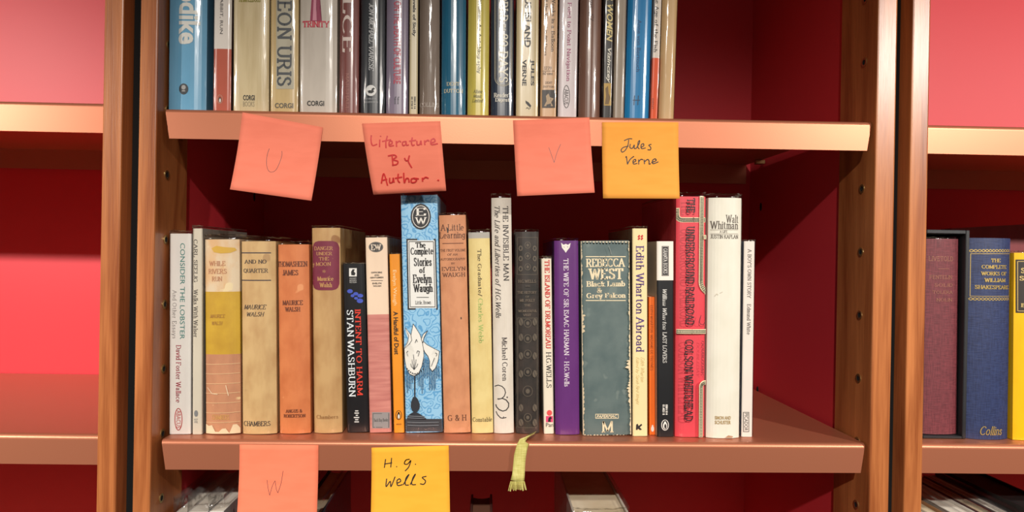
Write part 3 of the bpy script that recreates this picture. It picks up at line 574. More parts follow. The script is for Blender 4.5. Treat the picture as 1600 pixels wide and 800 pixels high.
for t, xa, ya, xb, yb in (('H.G.WELLS', 810, 437, 837.5, 442), ('THE HISTORY', 808.5, 454.8, 838.5, 459), ('OF', 821, 462, 827, 465), ('MR. POLLY', 812, 467, 836, 471.5), ('THE', 819, 475, 829, 478.5), ('WONDERFUL', 809.5, 483.8, 839, 487.8), ('VISIT', 817, 490, 830, 494)): b.text(t, xa, ya, xb, yb, (118, 104, 88))
b.line([(821, 447), (828, 447)], .8, og)
polly = b; b.done()
b = low('slim cream paperback with red capitals and a pink publisher square at its foot', (845, 862.5, 404), (849.5, 866, 678), M1((238, 228, 208), 6), hard=False, p=8, bulge=.001, sleeve=4, depth=.11)
b.text('THE ISLAND OF DR.MOREAU', 851.5, 406, 860, 545, (206, 66, 58), 'bold', True); b.text('H.G.WELLS', 853.5, 550, 861.5, 606, (52, 46, 44), 'serif', True)
b.ell(858.5, 645, 4.2, 4.4, (232, 84, 84)); b.rect(853, 650, 864, 659.5, (226, 70, 120), 'emblem', 2); b.fan([(856, 659), (857, 653), (860, 650.5), (862.5, 653), (860, 656), (861, 659)], BLACK); b.text('Pan', 853, 660.5, 864.5, 667, BLACK, 'sans'); b.done()
b = low('vivid purple hardback with a white animal head and white lettering', (865, 905, 376), (868, 906, 680), M1((104, 48, 122), 6, rough=.4), bulge=.0025, p=4, sleeve=4)
b.fan([(876.6, 379), (880.5, 382.5), (884, 381), (887.5, 382.5), (891.6, 379.5), (890, 387), (886, 392), (884, 395), (882, 392), (878, 387)], WHITE, 'emblem')
for x, s in ((881.2, 1), (886.8, -1)): b.poly([(x-1, 385+.3*s), (x+1.2, 386), (x+.4, 386.8)], (90, 60, 90), 'emblem')
b.text('THE WIFE OF SIR ISAAC HARMAN - H.G.Wells', 881, 404, 889, 604, (236, 224, 236), 'serif', True); b.done()
b = low('thick worn slate green paperback with big cream lettering and a large M at its foot', (906.5, 984.5, 376), (910.5, 986.5, 681), mottled((96, 112, 110), (80, 98, 98), (45, 45, 45), spots=((108, 122, 118), 60, .62), name='slate_green_cover'), hard=False, p=9, bulge=.0022, depth=.13)
cr = (232, 216, 180)
for t, xa, ya, xb, yb in (('REBECCA', 915.5, 403.5, 977, 417.5), ('WEST', 919, 419, 974.5, 436.8), ('Black Lamb', 916, 439, 977, 448), ('&', 932.5, 449.5, 940.5, 458), ('Grey Falcon', 916, 457.5, 978, 468)): b.text(t, xa, ya, xb, yb, cr, 'bold')
for y in (401, 469.5): b.line([(915.5, y), (977.5, y)], 1.4, cr)
b.text('M', 940, 657.5, 958.5, 675.5, cr, 'serif', False, 'emblem'); b.line([(930.5, 647), (966, 647), (966, 653.5), (930.5, 653.5), (930.5, 647)], .9, cr, 'emblem', 2); b.text('PAPERMAC', 932, 648, 964.5, 652.7, cr, 'oblique', False, 'emblem')
rnd = random.Random(11)
for side in (0, 1):
    y = 377
    while y < 679:
        s = rnd.uniform(3, 9); t = (y-376)/305; x = (907+4*t) if side == 0 else (984+2*t); k = 1 if side == 0 else -1; wd = rnd.uniform(.8, 3.2)
        if 486 < y < 515 and side == 0: wd += rnd.uniform(2, 5)
        if 560 < y < 632 and side == 1: wd += rnd.uniform(1, 7)*(1 if int(y) % 3 else .3)
        b.poly([(x, y), (x+k*wd*rnd.uniform(.5, 1), y), (x+k*wd, y+s*.5), (x+k*rnd.uniform(.6, 1.4), y+s), (x, y+s)][::k], (224, 206, 172), 'worn_edge'); y += s*.92
for xa in range(910, 984, 5): b.poly([(xa, 377), (xa+4, 377), (xa+3, 377+rnd.uniform(1, 3)), (xa+1, 377+rnd.uniform(1, 2.5))], (210, 196, 168), 'worn_edge'); b.poly([(xa+1, 680), (xa+5, 680), (xa+4, 680-rnd.uniform(1, 3)), (xa+2, 680-rnd.uniform(1, 2.5))], (224, 206, 172), 'worn_edge')
b.line([(950, 384), (953, 392), (954, 397)], .6, (150, 154, 148), 'crease'); b.done()
b = low('cream paperback with large purple title reading downward, right of the slate green book', (988, 1011.5, 357), (987.5, 1013, 682), M1((246, 226, 172), 6), hard=False, p=9, bulge=.0011, sleeve=4, depth=.14, side=paint((120, 96, 74), .5))
for k in range(2):
    for x in (996, 1000.6): b.poly([(x, 370+k*3.8), (x+2.6, 366.6+k*3.8), (x+4.6, 368.6+k*3.8), (x+2.2, 371.4+k*3.8)], (206, 40, 40), 'emblem')
b.text('Edith Wharton Abroad', 993.5, 384, 1006.5, 550, (92, 66, 128), 'serif', True); b.text('Edith Wharton', 1001, 558, 1007, 597, (216, 190, 130), 'script', True); b.text('Edited by Sarah Bird Wright', 992.5, 558, 999, 632, (216, 190, 130), 'script', True)
b.fan([(994, 663), (996.5, 662), (997, 666), (1002, 662), (1003.5, 664), (999.5, 667.5), (1003, 671), (1000, 672), (996, 669), (995.5, 672), (993.5, 671)], INK, 'emblem'); b.done()
b = low('very thin bright orange paperback, squeezed between the cream paperback and the black and white paperback', (1013.2, 1023.6, 464), (1014, 1024.6, 680), M1((244, 112, 24), 8), hard=False, p=8, bulge=.0008, depth=.11)
b.text('EDITH WHARTON  MADAME DE TREYMES', 1015.8, 477, 1020.3, 579, (110, 54, 20), 'light', True); b.ell(1019.5, 670, 2.4, 4.4, WHITE); b.ell(1019.5, 665.5, 1.2, 1.6, WHITE); b.done()
b = low('paperback white at the head and black below, left of the tall red book', (1025.5, 1053.5, 377), (1026.5, 1053.5, 683), M1((26, 27, 30), 4, rough=.4), hard=False, p=8, bulge=.0012, depth=.125, bands=[(370, 438, M1((240, 232, 220), 5))], side=M1((206, 188, 160), 10))
b.rect(1034, 384.5, 1045, 431, BLACK, 'title_panel', 2); b.line([(1035, 385.5), (1044, 385.5), (1044, 430), (1035, 430), (1035, 385.5)], .6, (180, 176, 168), 'title_panel', 2); b.text('GRANTA BOOKS', 1036.3, 388, 1042.7, 427.5, WHITE, 'serif', True)
b.text('William Wharton', 1035, 452, 1042, 515, (222, 220, 214), 'italic', True); b.text('LAST LOVERS', 1035.2, 519, 1042, 567, (222, 220, 214), 'serif', True)
b.text('ISBN 014', 1039.8, 632, 1043.2, 648, WHITE, 'black', True, 'barcode_digits'); b.text('01.4021 8', 1035, 632, 1038.6, 648, WHITE, 'black', True, 'barcode_digits'); b.ell(1039, 664, 5.4, 8, WHITE, ring=1.1); b.ell(1039, 665, 3.2, 5.4, WHITE); b.ell(1039.4, 666, 1.6, 3.8, BLACK); b.ell(1039, 660, 1.6, 1.8, WHITE); b.done()
red = M1((228, 76, 88), 6, rough=.4)
b = low('tall coral red hardback with black slab lettering and railway track lines', (1057.5, 1104, 307), (1054.5, 1103, 683.5), red, bulge=.0028, p=4, sleeve=7, depth=.16)
crm = (240, 226, 186); tie = (66, 70, 60)
def track(pts, wd=7.5):
    b.line(pts, wd, crm, 'track_line', 2); L = 0
    for (xa, ya), (xb, yb) in zip(pts, pts[1:]):
        l = math.hypot(xb-xa, yb-ya)
        if l < 1e-3: continue
        n = max(1, int(l/2.4)); dx, dy = (xb-xa)/l, (yb-ya)/l
        for i in range(n):
            t = (i+.5)/n; x, y = xa+(xb-xa)*t, ya+(yb-ya)*t; h = wd*.3
            b.line([(x-dy*h, y+dx*h), (x+dy*h, y-dx*h)], 1.1, tie, 'track_line', 1)
        for s in (-1, 1): b.line([(xa-dy*wd*.27*s, ya+dx*wd*.27*s), (xb-dy*wd*.27*s, yb+dx*wd*.27*s)], .7, tie, 'track_line', 1)
arc = lambda cx, cy, r, a0, a1, n=6: [(cx+r*math.cos(math.radians(a0+(a1-a0)*i/n)), cy+r*math.sin(math.radians(a0+(a1-a0)*i/n))) for i in range(n+1)]
track([(1058.5, 326)]+arc(1066, 336, 7.5, 180, 90)+[(1102, 343.5)]); track([(1096.5, 308), (1095, 440)]+arc(1113, 440, 18, 180, 120)+[(1102, 456.5)]); track([(1100, 370.5), (1102, 370.5)], 6.5); track([(1056.5, 517.5), (1102.5, 517.5)], 7); track([(1093.5, 682), (1094, 603)]+arc(1100, 603, 6, 180, 260, 4)+[(1101, 597.2)], 6.5)
for t, xa, ya, xb, yb in (('THE', 1071, 310, 1084, 333), ('UNDERGROUND RAILROAD', 1069.5, 354, 1083, 507.5), ('COLSON WHITEHEAD', 1067.5, 529.5, 1081, 656)): b.text(t, xa, ya, xb, yb, (44, 30, 34), 'slab', True)
b.text('DOUBLEDAY', 1094, 531, 1098, 586, (110, 34, 44), 'italic', True); b.line(arc(1095, 502, 4.5, 20, 200)+[(1093, 492)], .9, (70, 30, 40), 'emblem', 1); b.done()
b = low('thick tall white hardback with grey lettering at its head, right of the coral red hardback', (1108, 1161.5, 309), (1104.5, 1157, 685.5), mottled((234, 230, 216), (226, 222, 206), (50, 50, 30), name='white_jacket'), bulge=.004, p=3, sleeve=7, depth=.16)
for t, xa, ya, xb, yb, f in (('Walt', 1134, 335.6, 1154.5, 348.6, 'serif'), ('Whitman', 1110.5, 345.3, 1154.5, 358, 'serif'), ('A LIFE', 1124.5, 360, 1136.5, 364, 'serif'), ('JUSTIN KAPLAN', 1111, 366.5, 1154.5, 373, 'serif')): b.text(t, xa, ya, xb, yb, (92, 82, 74), f)
for y in (359, 365.3): b.line([(1111, y), (1154, y)], .5, (150, 140, 130))
for t, ya, yb in (('SIMON AND', 650, 655.6), ('SCHUSTER', 657, 662.8)): b.text(t, 1117, ya, 1142, yb, (176, 150, 104), 'black')
b.line([(1117, 463), (1120, 459), (1122, 461)], 1, (200, 190, 172), 'crease', 2); b.line([(1125, 458), (1129, 456)], 1, (200, 190, 172), 'crease', 2); b.poly([(1131, 685), (1138, 680), (1146, 682), (1144, 685)], (176, 140, 110), 'torn_edge'); b.done()
b = low('thin off-white paperback with grey lettering, last book at the right end of the lower shelf', (1162.5, 1180, 377), (1157.5, 1176.5, 683), M1((232, 222, 212), 6), hard=False, p=9, bulge=.001, sleeve=3, depth=.13, side=paint((60, 64, 84), .4))
b.text("A BOY'S OWN STORY", 1167.8, 389, 1174, 466, (96, 88, 84), 'serif', True); b.text('Edmund White', 1167, 475, 1173, 523, (110, 102, 98), 'serif', True)
b.line([(1161.5, 644), (1170, 644), (1170, 674.5), (1161.5, 674.5), (1161.5, 644)], .8, INK, 'emblem', 2); b.text('PICADOR', 1163, 645.5, 1168.6, 673, INK, 'sans', True, 'emblem'); b.done()
# ribbon marker of the dark leather book: lies on the shelf, rolls over the lip and hangs
pr = polly.root; prib = []
for px, py, y in ((831, 676.5, None), (827, 681, None), (822, 685.5, -.003), (819.5, 690, -.0042), (816, 697, -.0046), (812.5, 712, -.0046), (811, 728, -.0042), (810, 742, -.006), (808.5, 752, -.0075)):
    prib.append((px, py, y))
vs, fs = [], []
def rib_pt(px, py, y):
    if y is None:
        d = ray(px, py); t = (LOW(at(px, py, .01).x)+.0036-CAM.z)/d.z; return CAM+d*t
    return at(px, py, y)
cen = [rib_pt(*q) for q in prib]; nrm = []
Minv = Matrix.Translation(polly.base) @ Matrix.Rotation(polly.lean, 4, 'Y'); Minv = Minv.inverted()
def ribbon(cs, hw, name, mat, par):
    vs, fs = [], []
    for i, c in enumerate(cs):
        d = (cs[min(i+1, len(cs)-1)]-cs[max(i-1, 0)]).normalized(); sd = d.cross(Vector((0, 1, .55)).normalized()).normalized()
        for k in range(7):
            s = k/3-1; vs.append(Minv @ (c+sd*hw[i]*s+Vector((0, -.0006*math.cos(s*2.2)+.0002*math.sin(k*2.1), 0))))
    for i in range(len(cs)-1):
        for k in range(6): fs.append((i*7+k, i*7+k+1, i*7+8+k, i*7+7+k))
    o = mesh(name, vs, fs, mat, par, smooth=True); md = o.modifiers.new('s', 'SOLIDIFY'); md.thickness = .0003; return o
RIBM = cloth((224, 216, 134), (194, 184, 98), 'yellow_green_ribbon', .5)
hw = [.0052, .0054, .0056, .0056, .0056, .0058, .0058, .0060, .0066]
rb = ribbon(cen, hw, 'ribbon_marker', RIBM, pr); rb['label'] = 'yellow-green ribbon marker with a frayed end'
last, ax = cen[-1], (cen[-1]-cen[-2]).normalized(); V2, F2 = [], []; rnd = random.Random(5)
for k in range(15):
    s = k/7-1; a0 = last+Vector((s*.0064, -.0004, 0)); a1 = a0+Vector((s*.0022+rnd.uniform(-.0004, .0004), rnd.uniform(-.0012, .0006), -.0075-rnd.uniform(0, .002))); o = len(V2)
    for a, r_ in ((a0, .0005), (a1, .0004)):
        for j in range(5): V2.append(Minv @ (a+Vector((r_*math.cos(j*1.257), r_*math.sin(j*1.257), 0))))
    F2 += [(o+j, o+(j+1) % 5, o+5+(j+1) % 5, o+5+j) for j in range(5)]
mesh('frayed_end', V2, F2, RIBM, rb)
# ================================================================ upper shelf, left to right (the frame cuts them off)
def gloss(c, d=8): return M1(c, d, rough=.3, coat=.3)
b = upp('thick sky blue hardback with big white lettering, leftmost on the upper shelf', (261.5, 322), (260, 320), 166, gloss((112, 172, 208)), .243, bulge=.0045, p=2.8, sleeve=6, depth=.15)
b.text('Updike', 270, -43, 312, 69, (224, 224, 218), 'black', True); b.ell(287, 139, 7.2, 8.6, (54, 60, 66)); b.ell(287, 136.5, 3.4, 3.6, (160, 160, 158)); b.rect(284.5, 141, 289.5, 143, (160, 160, 158), 'emblem', 2); b.done()
b = upp('slim paperback white above and terracotta below, beside the sky blue hardback', (334, 362), (331.5, 361), 169, M1((226, 218, 210), 5), .198, hard=False, p=6, bulge=.0015, sleeve=3, depth=.12, bands=[(76, 180, gloss((190, 96, 76)))], side=paint((74, 46, 44), .5))
b.text('RABBIT, RUN', 343.2, -8, 348.4, 53, (78, 74, 74), 'sans', True); b.ell(343.7, 155, 4, 6.6, (200, 150, 130), ring=.9); b.ell(343.7, 156, 2.2, 4.4, (70, 60, 58)); b.ell(344, 157, 1.2, 3, WHITE); b.done()
b = upp('creased cream paperback with an olive title just showing, third on the upper shelf', (364, 420.5), (363, 419.5), 170.5, mottled((214, 196, 156), (196, 176, 134), (120, 60, 14), bump=.5, rough=.35, name='creased_cream_cover'), .18, hard=False, p=5, bulge=.002, sleeve=3, depth=.11)
b.text('AFIMACEDOUS', 373.5, -7, 407, 3.5, (140, 132, 40), 'bold'); b.text('CORGI', 380, 148.5, 398, 157, (44, 42, 40), 'black', False, 'publisher_name'); b.text('BOOKS', 380, 158.5, 397.5, 166.5, (150, 138, 112), 'sans', False, 'publisher_name'); b.done()
b = upp('tan cornered grey paperback with tall dark striped lettering reading downward', (422.5, 466), (420.5, 466), 171.5, mottled((206, 180, 128), (190, 162, 110), (90, 90, 20), rough=.35, name='tan_cover'), .18, hard=False, p=5, bulge=.002, sleeve=3, depth=.11)
b.rect(431.5, -60, 459, 139, mottled((186, 180, 160), (172, 164, 142), (90, 90, 20), name='grey_panel'), 'title_panel'); b.text('LEON URIS', 433, -17, 456, 135, (72, 76, 80), 'slab', True); b.text('CORGI', 429.5, 161, 458, 169, (96, 90, 78), 'black', False, 'publisher_name'); b.done()
b = upp('grey paperback with a red title under a magenta column, left of the maroon spine', (467.5, 527), (467, 526), 173.5, mottled((204, 194, 182), (188, 178, 166), (60, 60, 14), rough=.35, name='grey_cover'), .18, hard=False, p=5, bulge=.0025, sleeve=3, depth=.11, side=paint((216, 206, 190), .5))
b.poly([(484.5, 33), (487, 20), (488, -20), (499, -20), (500, 20), (503, 33)], (150, 40, 80)); b.poly([(488.5, 32), (490.5, 15), (491, -20), (494, -20), (494, 15), (495, 32)], (212, 140, 160))
b.text('TRINITY', 472.5, 32.5, 515, 43, (200, 40, 70), 'bold'); b.text('CORGI', 479.8, 157.5, 506.5, 165.5, (36, 34, 34), 'black', False, 'publisher_name'); b.done()
b = upp('dusky maroon hardback with spaced white serif capitals', (530, 561), (528.5, 560), 174.5, gloss((132, 76, 72)), .215, p=3, bulge=.003, sleeve=3)
b.text('ILCE', 535, -14, 550, 82, (226, 208, 200), 'serif', True); b.text('MARSHALL', 540.3, 114.5, 545.3, 172, (176, 124, 112), 'light', True); b.done()
b = upp('near black hardback with white italic lettering and a white disc holding a duck', (563.5, 601.5), (562, 601), 176, gloss((52, 56, 62)), .225, p=2.6, bulge=.004, sleeve=5)
b.text('JON MICHAEL VARESE', 576.3, 5, 584.3, 111, (208, 210, 212), 'italic', True); b.ell(579.5, 141.5, 8.6, 8.6, (226, 226, 224)); b.fan([(574, 142), (577, 141), (580, 141.5), (581.5, 138), (584.5, 137), (586, 139), (583.5, 140.5), (584.5, 143.5), (581, 146), (576, 145.5)], BLACK, 'emblem'); b.text('OVERLOOK', 571, 153, 588.5, 155.6, (180, 182, 184), 'sans', False, 'publisher_name'); b.text('DUCKWORTH', 569.5, 158, 590, 160.8, (180, 182, 184), 'sans', False, 'publisher_name'); b.done()
b = upp('mauve grey hardback with tall narrow crimson lettering', (603, 638.5), (602, 637.5), 176.5, gloss((138, 126, 146)), .215, p=2.8, bulge=.0035, sleeve=4)
b.text('ON THE DEATH OF CULTURE', 615, 2, 626.5, 131, (178, 58, 84), 'black', True); b.text('ff', 616, 151, 624, 162.5, (56, 54, 66), 'serif', False, 'emblem'); b.done()
b = upp('narrow beige paperback with black lettering, between the mauve and the brown spines', (639.5, 654), (638.5, 653), 176.5, M1((190, 176, 140), 8, rough=.35), .18, hard=False, p=7, bulge=.001, depth=.11, side=paint((70, 60, 50), .5))
b.text('Little Novels of Sicily', 643.8, -38, 650, 57, (40, 36, 32), 'black', True); b.text('ISBN 0 14', 646.8, 151, 649.6, 170, (46, 42, 36), 'black', True); b.text('00 3750 8', 642.4, 151, 645.2, 170, (46, 42, 36), 'black', True); b.done()
b = upp('plain grey-brown hardback in a loose clear sleeve, left of the petrol blue book', (654.5, 687), (654, 687), 177.5, M1((126, 110, 98), 8), .205, p=2.4, bulge=.004, sleeve=5)
b.text('COLLINS', 655.8, 160.3, 685.3, 167, (206, 198, 188), 'light'); b.done()
b = upp('petrol blue hardback with small gold capitals near the foot', (689.5, 728.5), (688.5, 728), 178.5, gloss((24, 100, 132)), .225, p=2.4, bulge=.0045, sleeve=5)
b.text('DENT', 698, 128, 718, 134, (214, 204, 170)); b.text('DUTTON', 693.5, 138.8, 723, 145, (214, 204, 170)); b.done()
b = upp('yellow hardback with thin dark lettering, right of the petrol blue book', (731.5, 765), (729, 764.5), 179, gloss((206, 190, 88)), .215, p=2.5, bulge=.004, sleeve=5)
b.text('Williams An Autobiography', 745, 0, 752, 115, (84, 80, 40), 'serif', True)
for t, xa, ya, xb, yb in (('Albion', 739.5, 140, 753.5, 145.6), ('Music', 739.5, 147.5, 753, 152.8), ('Limited', 738, 154.2, 755, 160)): b.text(t, xa, ya, xb, yb, (88, 84, 50), 'italic')
b.done()
b = upp('navy hardback with large cream lettering inside a rounded gold outline', (767, 803.5), (766.5, 803), 179.5, gloss((40, 52, 70)), .22, p=3.2, bulge=.003, sleeve=4)
for o_, wd in ((0, .9), (2, .5)): b.line([(773+o_, -60), (773+o_, 120)]+arc(786.5, 121, 13.5-o_, 180, 0, 10)+[(800-o_, 120), (800-o_, -60)], wd, (190, 182, 160), 'title_panel', 3)
b.text('WORLD', 779.5, -26, 794, 34, (232, 226, 206), 'serif', True); b.text('IN', 783.5, 38, 790.5, 48, (232, 226, 206), 'serif', True); b.text('80 DAYS', 779.5, 52.5, 794, 129.5, (232, 226, 206), 'serif', True)
b.text("Reader's", 771.5, 145, 799.5, 152.3, (222, 218, 206), 'bold'); b.text('Digest', 773.5, 153, 796, 160.5, (222, 218, 206), 'bold'); b.done()
b = upp('beige paperback with bold black lettering and a bird mark at its foot', (807, 842.5), (805.5, 841.5), 179.5, mottled((206, 188, 148), (194, 174, 132), (60, 60, 14), rough=.3, name='beige_cover'), .19, hard=False, p=6, bulge=.0015, sleeve=3, depth=.12)
b.text('MYSTERIOUS ISLAND', 819.8, -80, 830, 74, (34, 32, 32), 'black', True); b.text('JULES', 828, 93, 834.8, 134, (34, 32, 32), 'black', True); b.text('VERNE', 816, 93, 822.6, 134, (34, 32, 32), 'black', True); b.fan([(821, 157), (826, 160), (830, 165), (829, 168), (825, 165), (821.5, 161)], BLACK, 'emblem'); b.text('AJI', 821.5, 167.5, 829, 171, BLACK, 'sans', False, 'emblem'); b.done()
b = upp('peach paperback with two columns of lettering above a small dark picture', (846, 872.5), (843.5, 869.5), 179, mottled((204, 164, 122), (190, 148, 106), (90, 90, 20), rough=.35, name='peach_cover'), .19, hard=False, p=6, bulge=.0012, sleeve=3, depth=.12)
b.text('Five Weeks in a Balloon', 861.8, -26, 867.5, 81, (92, 70, 52), 'serif', True); b.text('Around the World in 80 Days', 850.6, -26, 855.6, 87, (92, 70, 52), 'serif', True)
b.text('1779', 850.5, 104, 862, 109, (100, 78, 60)); b.line([(847, 111), (867, 111)], .6, (100, 78, 60)); b.text('60 cent', 848, 112.5, 864, 117, (100, 78, 60)); b.text('DENT', 852, 127.5, 863, 131, (100, 78, 60)); b.text('DUTTON', 849, 134, 865.5, 137, (100, 78, 60))
b.rect(847, 140.5, 867.5, 168.5, (58, 52, 50), 'illustration', 3); b.fan([(850, 166), (854, 158), (853, 150), (857, 146), (859, 152), (865, 154), (861, 160), (864, 166)], (176, 150, 118)); b.done()
b = upp('pale lilac white paperback with pink lettering and an oval publisher mark', (873.5, 905), (871.5, 901), 178.5, M1((208, 196, 198), 6, rough=.35), .198, hard=False, p=6, bulge=.0015, sleeve=3, depth=.12, side=paint((40, 36, 36), .5))
b.text('Point to Point Navigation', 884.5, 4, 892.5, 127, (176, 92, 130), 'serif', True); b.ell(885, 151, 5, 17.5, INK, ring=.9); b.text('ABACUS', 881.8, 139.5, 888, 163, INK, 'sans', True, 'emblem'); b.done()
b = upp('chocolate brown hardback with faint dark script at its top', (907, 941.5), (903.5, 939), 181, gloss((118, 84, 70)), .21, p=2.3, bulge=.0045, sleeve=5)
b.text('ms', 920.5, -2, 926, 13, (70, 44, 40), 'script', True); b.text('Sl', 919.5, 19, 928, 33, (70, 44, 40), 'script', True); b.done()
b = upp('narrow black paperback with yellow and white capitals, right of the chocolate brown hardback', (943.5, 960), (940.5, 956), 180.5, M1((34, 30, 30), 5, rough=.35), .18, hard=False, p=6, bulge=.001, sleeve=2, depth=.11)
b.text('OLDER WOMEN', 948.5, -45, 957.8, 65, (222, 202, 140), 'oblique', True); b.text('Vizinczey', 947.3, 75, 954.6, 130, (220, 214, 200), 'oblique', True); b.rect(943.5, 130, 955, 165, (176, 142, 66), 'illustration', 2); b.fan([(945, 163), (947, 150), (946, 138), (950, 134), (951, 146), (953.5, 152), (951, 163)], (110, 84, 44)); b.done()
b = upp('narrow silvery grey book in clear wrap, left of the bright blue book', (961.5, 980), (957.5, 975.5), 181, mottled((150, 136, 120), (130, 116, 100), (90, 90, 12), rough=.3, name='silver_grey_cover'), .2, hard=False, p=4, bulge=.0015, sleeve=4, depth=.12); b.done()
b = upp('bright cobalt blue hardback with dark blue lettering', (981.5, 1021), (976.5, 1015), 181, gloss((20, 122, 178)), .222, p=3, bulge=.0035, sleeve=5)
b.text('Anne von Bertouch', 995, 31, 1001.3, 112, (20, 62, 110), 'sans', True); 
for x in (991.5, 997.5): b.line([(x, 149.5), (x-1, 164)], 1.2, (24, 46, 76), 'emblem', 2)
b.line([(989, 156.5), (1000, 156.5)], 1, (24, 46, 76), 'emblem', 2); b.done()
b = upp('slim paperback white above and orange-red below, second from the right end of the upper shelf', (1022, 1034.5), (1015.5, 1028), 181.5, M1((214, 202, 190), 6, rough=.35), .19, hard=False, p=6, bulge=.001, sleeve=3, depth=.12, bands=[(90, 190, gloss((216, 82, 34)))])
b.text('The Age of the Fish', 1021.5, -12, 1028.5, 82, (60, 54, 50), 'serif', True); b.text('DENT', 1018.5, 154, 1021.5, 171, (120, 44, 24), 'sans', True); b.done()
b = upp('plain sandy tan book in a clear sleeve, rightmost on the upper shelf', (1035.5, 1060), (1029.5, 1054), 184, M1((196, 162, 116), 8), .235, depth=.16, p=2.8, bulge=.003, sleeve=4); b.done()
# ================================================================ right bookcase: slipcase, its book, blue volume, yellow volume
RGT = lambda x: rl
GR = 'books on the lower shelf of the right bookcase'
yf = .02; A = at(1436, 690, yf); Bq = at(1509.5, 690, yf); Tq = at(1480, 359.5, yf); hx = (Bq.x-A.x)/2; hh = Tq.z-rl; dp = .15
rt = tag(empty('slipcase', ((A.x+Bq.x)/2, yf, rl+.0003)), 'black open fronted slipcase holding the maroon book on the right bookcase', 'slipcase')
bm = bmesh.new(); t = .004
for bx in ((-hx, -hx+t, 0, dp, 0, hh), (hx-t, hx, 0, dp, 0, hh), (-hx+t, hx-t, 0, dp, hh-t, hh), (-hx+t, hx-t, 0, dp, 0, .0025), (-hx+t, hx-t, dp-t, dp, .0025, hh-t)): bm_box(bm, *bx, .0006, 1)
from_bm('slipcase_shell', bm, M1((34, 36, 40), 8, rough=.5), rt)
b = Book('maroon cloth book with faint worn gilt lines, inside the black slipcase', GR, (1445, 1501, 373), (1441.5, 1497.5, 687), RGT, cloth((124, 54, 62), (94, 38, 46), 'maroon_cloth'), bulge=.003, sleeve=3, depth=.135, yf=.0245, zb=rl+.0031)
for t, xa, ya, xb, yb in (('LIVETOLD', 1452, 400.5, 1490, 408), ('PENTELIN', 1453, 430, 1488, 436), ('SOLID', 1460, 443, 1489, 448), ('TOLERA', 1457, 454, 1489, 459), ('NOLIN', 1463, 466, 1488, 471)): b.text(t, xa, ya, xb, yb, (170, 116, 92), 'light')
b.line([(1466, 420), (1483, 420)], .8, (150, 96, 78)); b.done()
NAVY = cloth((42, 56, 98), (28, 38, 74), 'navy_cloth', .5)
b = Book('large navy blue cloth volume with gold tooled title panel, right of the slipcase', GR, (1518.5, 1585, 372), (1512.5, 1581, 693.5), RGT, NAVY, bulge=.0055, p=2.4, depth=.16, yf=.018)
kw = dict(metal=.6, rough=.35)
for y in (391.8, 467.3):
    for ph in (0, math.pi): b.line([(1519.5+i*1.0-(1.2 if y > 400 else 0), y+1.9*math.sin(i*.62+ph)) for i in range(64)], 1.1, GOLD, 'gold_tooling', 1, **kw)
b.line([(1521, 396.5), (1583, 396.5), (1582, 463), (1520, 463), (1521, 396.5)], .9, GOLD, 'gold_tooling', 5, **kw)
for t, xa, ya, xb, yb in (('THE', 1548, 404, 1564, 410), ('COMPLETE', 1534, 414, 1575.5, 420), ('WORKS OF', 1533, 424.4, 1575.5, 430.6), ('WILLIAM', 1537.5, 434.6, 1573.5, 441), ('SHAKESPEARE', 1525, 445.6, 1580, 452)): b.text(t, xa, ya, xb, yb, GOLD, 'bold', **kw)
b.text('Collins', 1531.5, 666, 1567, 680, GOLD, 'italic', part='publisher_name', **kw); b.done()
b = Book('yellow book with a gold framed black label, cut by the right edge of the picture', GR, (1587.5, 1640, 395), (1584.5, 1638, 692), RGT, M1((238, 188, 12), 8, rough=.4), bulge=.003, sleeve=3, depth=.15)
b.rect(1589.5, 405.5, 1634, 489, (46, 38, 34), 'title_panel'); b.line([(1592, 408.5), (1631, 408.5), (1631, 486), (1592, 486), (1592, 408.5)], .9, GOLD, 'title_panel', 4); b.text('S', 1596, 418.5, 1602, 427, GOLD, 'bold'); b.text('S', 1594, 431, 1600.5, 438.5, GOLD, 'bold'); b.text('B', 1596, 474, 1602, 480, GOLD, 'bold', False, 'subtitle'); b.done()
ya = .205; P0, P1 = at(1506, 362.5, ya), at(1660, 354, ya); hb = (P0.z+P1.z)/2-rl; tl_ = math.atan2(P1.z-P0.z, P1.x-P0.x); wb = (P1-P0).length
rb_ = tag(empty('hardcover_book', ((P0.x+P1.x)/2, ya, rl+.5*wb*math.sin(abs(tl_))+.0003), (0, -tl_, 0)), 'dark red book standing behind the navy volume, only its top edge showing', 'book', GR)
vs, fs = [], []; ring = [(-wb/2, 0), (wb/2, 0), (wb/2, .022), (-wb/2, .022), (-wb/2, .0198), (wb/2-.002, .0198), (wb/2-.002, .0022), (-wb/2, .0022)]
for z in (0, hb): vs += [(x, y, z) for x, y in ring]
fs = [(i, (i+1) % 8, 8+(i+1) % 8, 8+i) for i in range(8)]+[q for o in (0, 8) for q in ((o, o+1, o+6, o+7), (o+1, o+2, o+5, o+6), (o+2, o+3, o+4, o+5))]
mesh('cover', vs, fs, M1((112, 26, 34), 8, rough=.4), rb_)
bm = bmesh.new(); bm_box(bm, -wb/2+.003, wb/2-.0024, .0026, .0194, .003, hb-.003); from_bm('page_block', bm, PAGES, rb_)
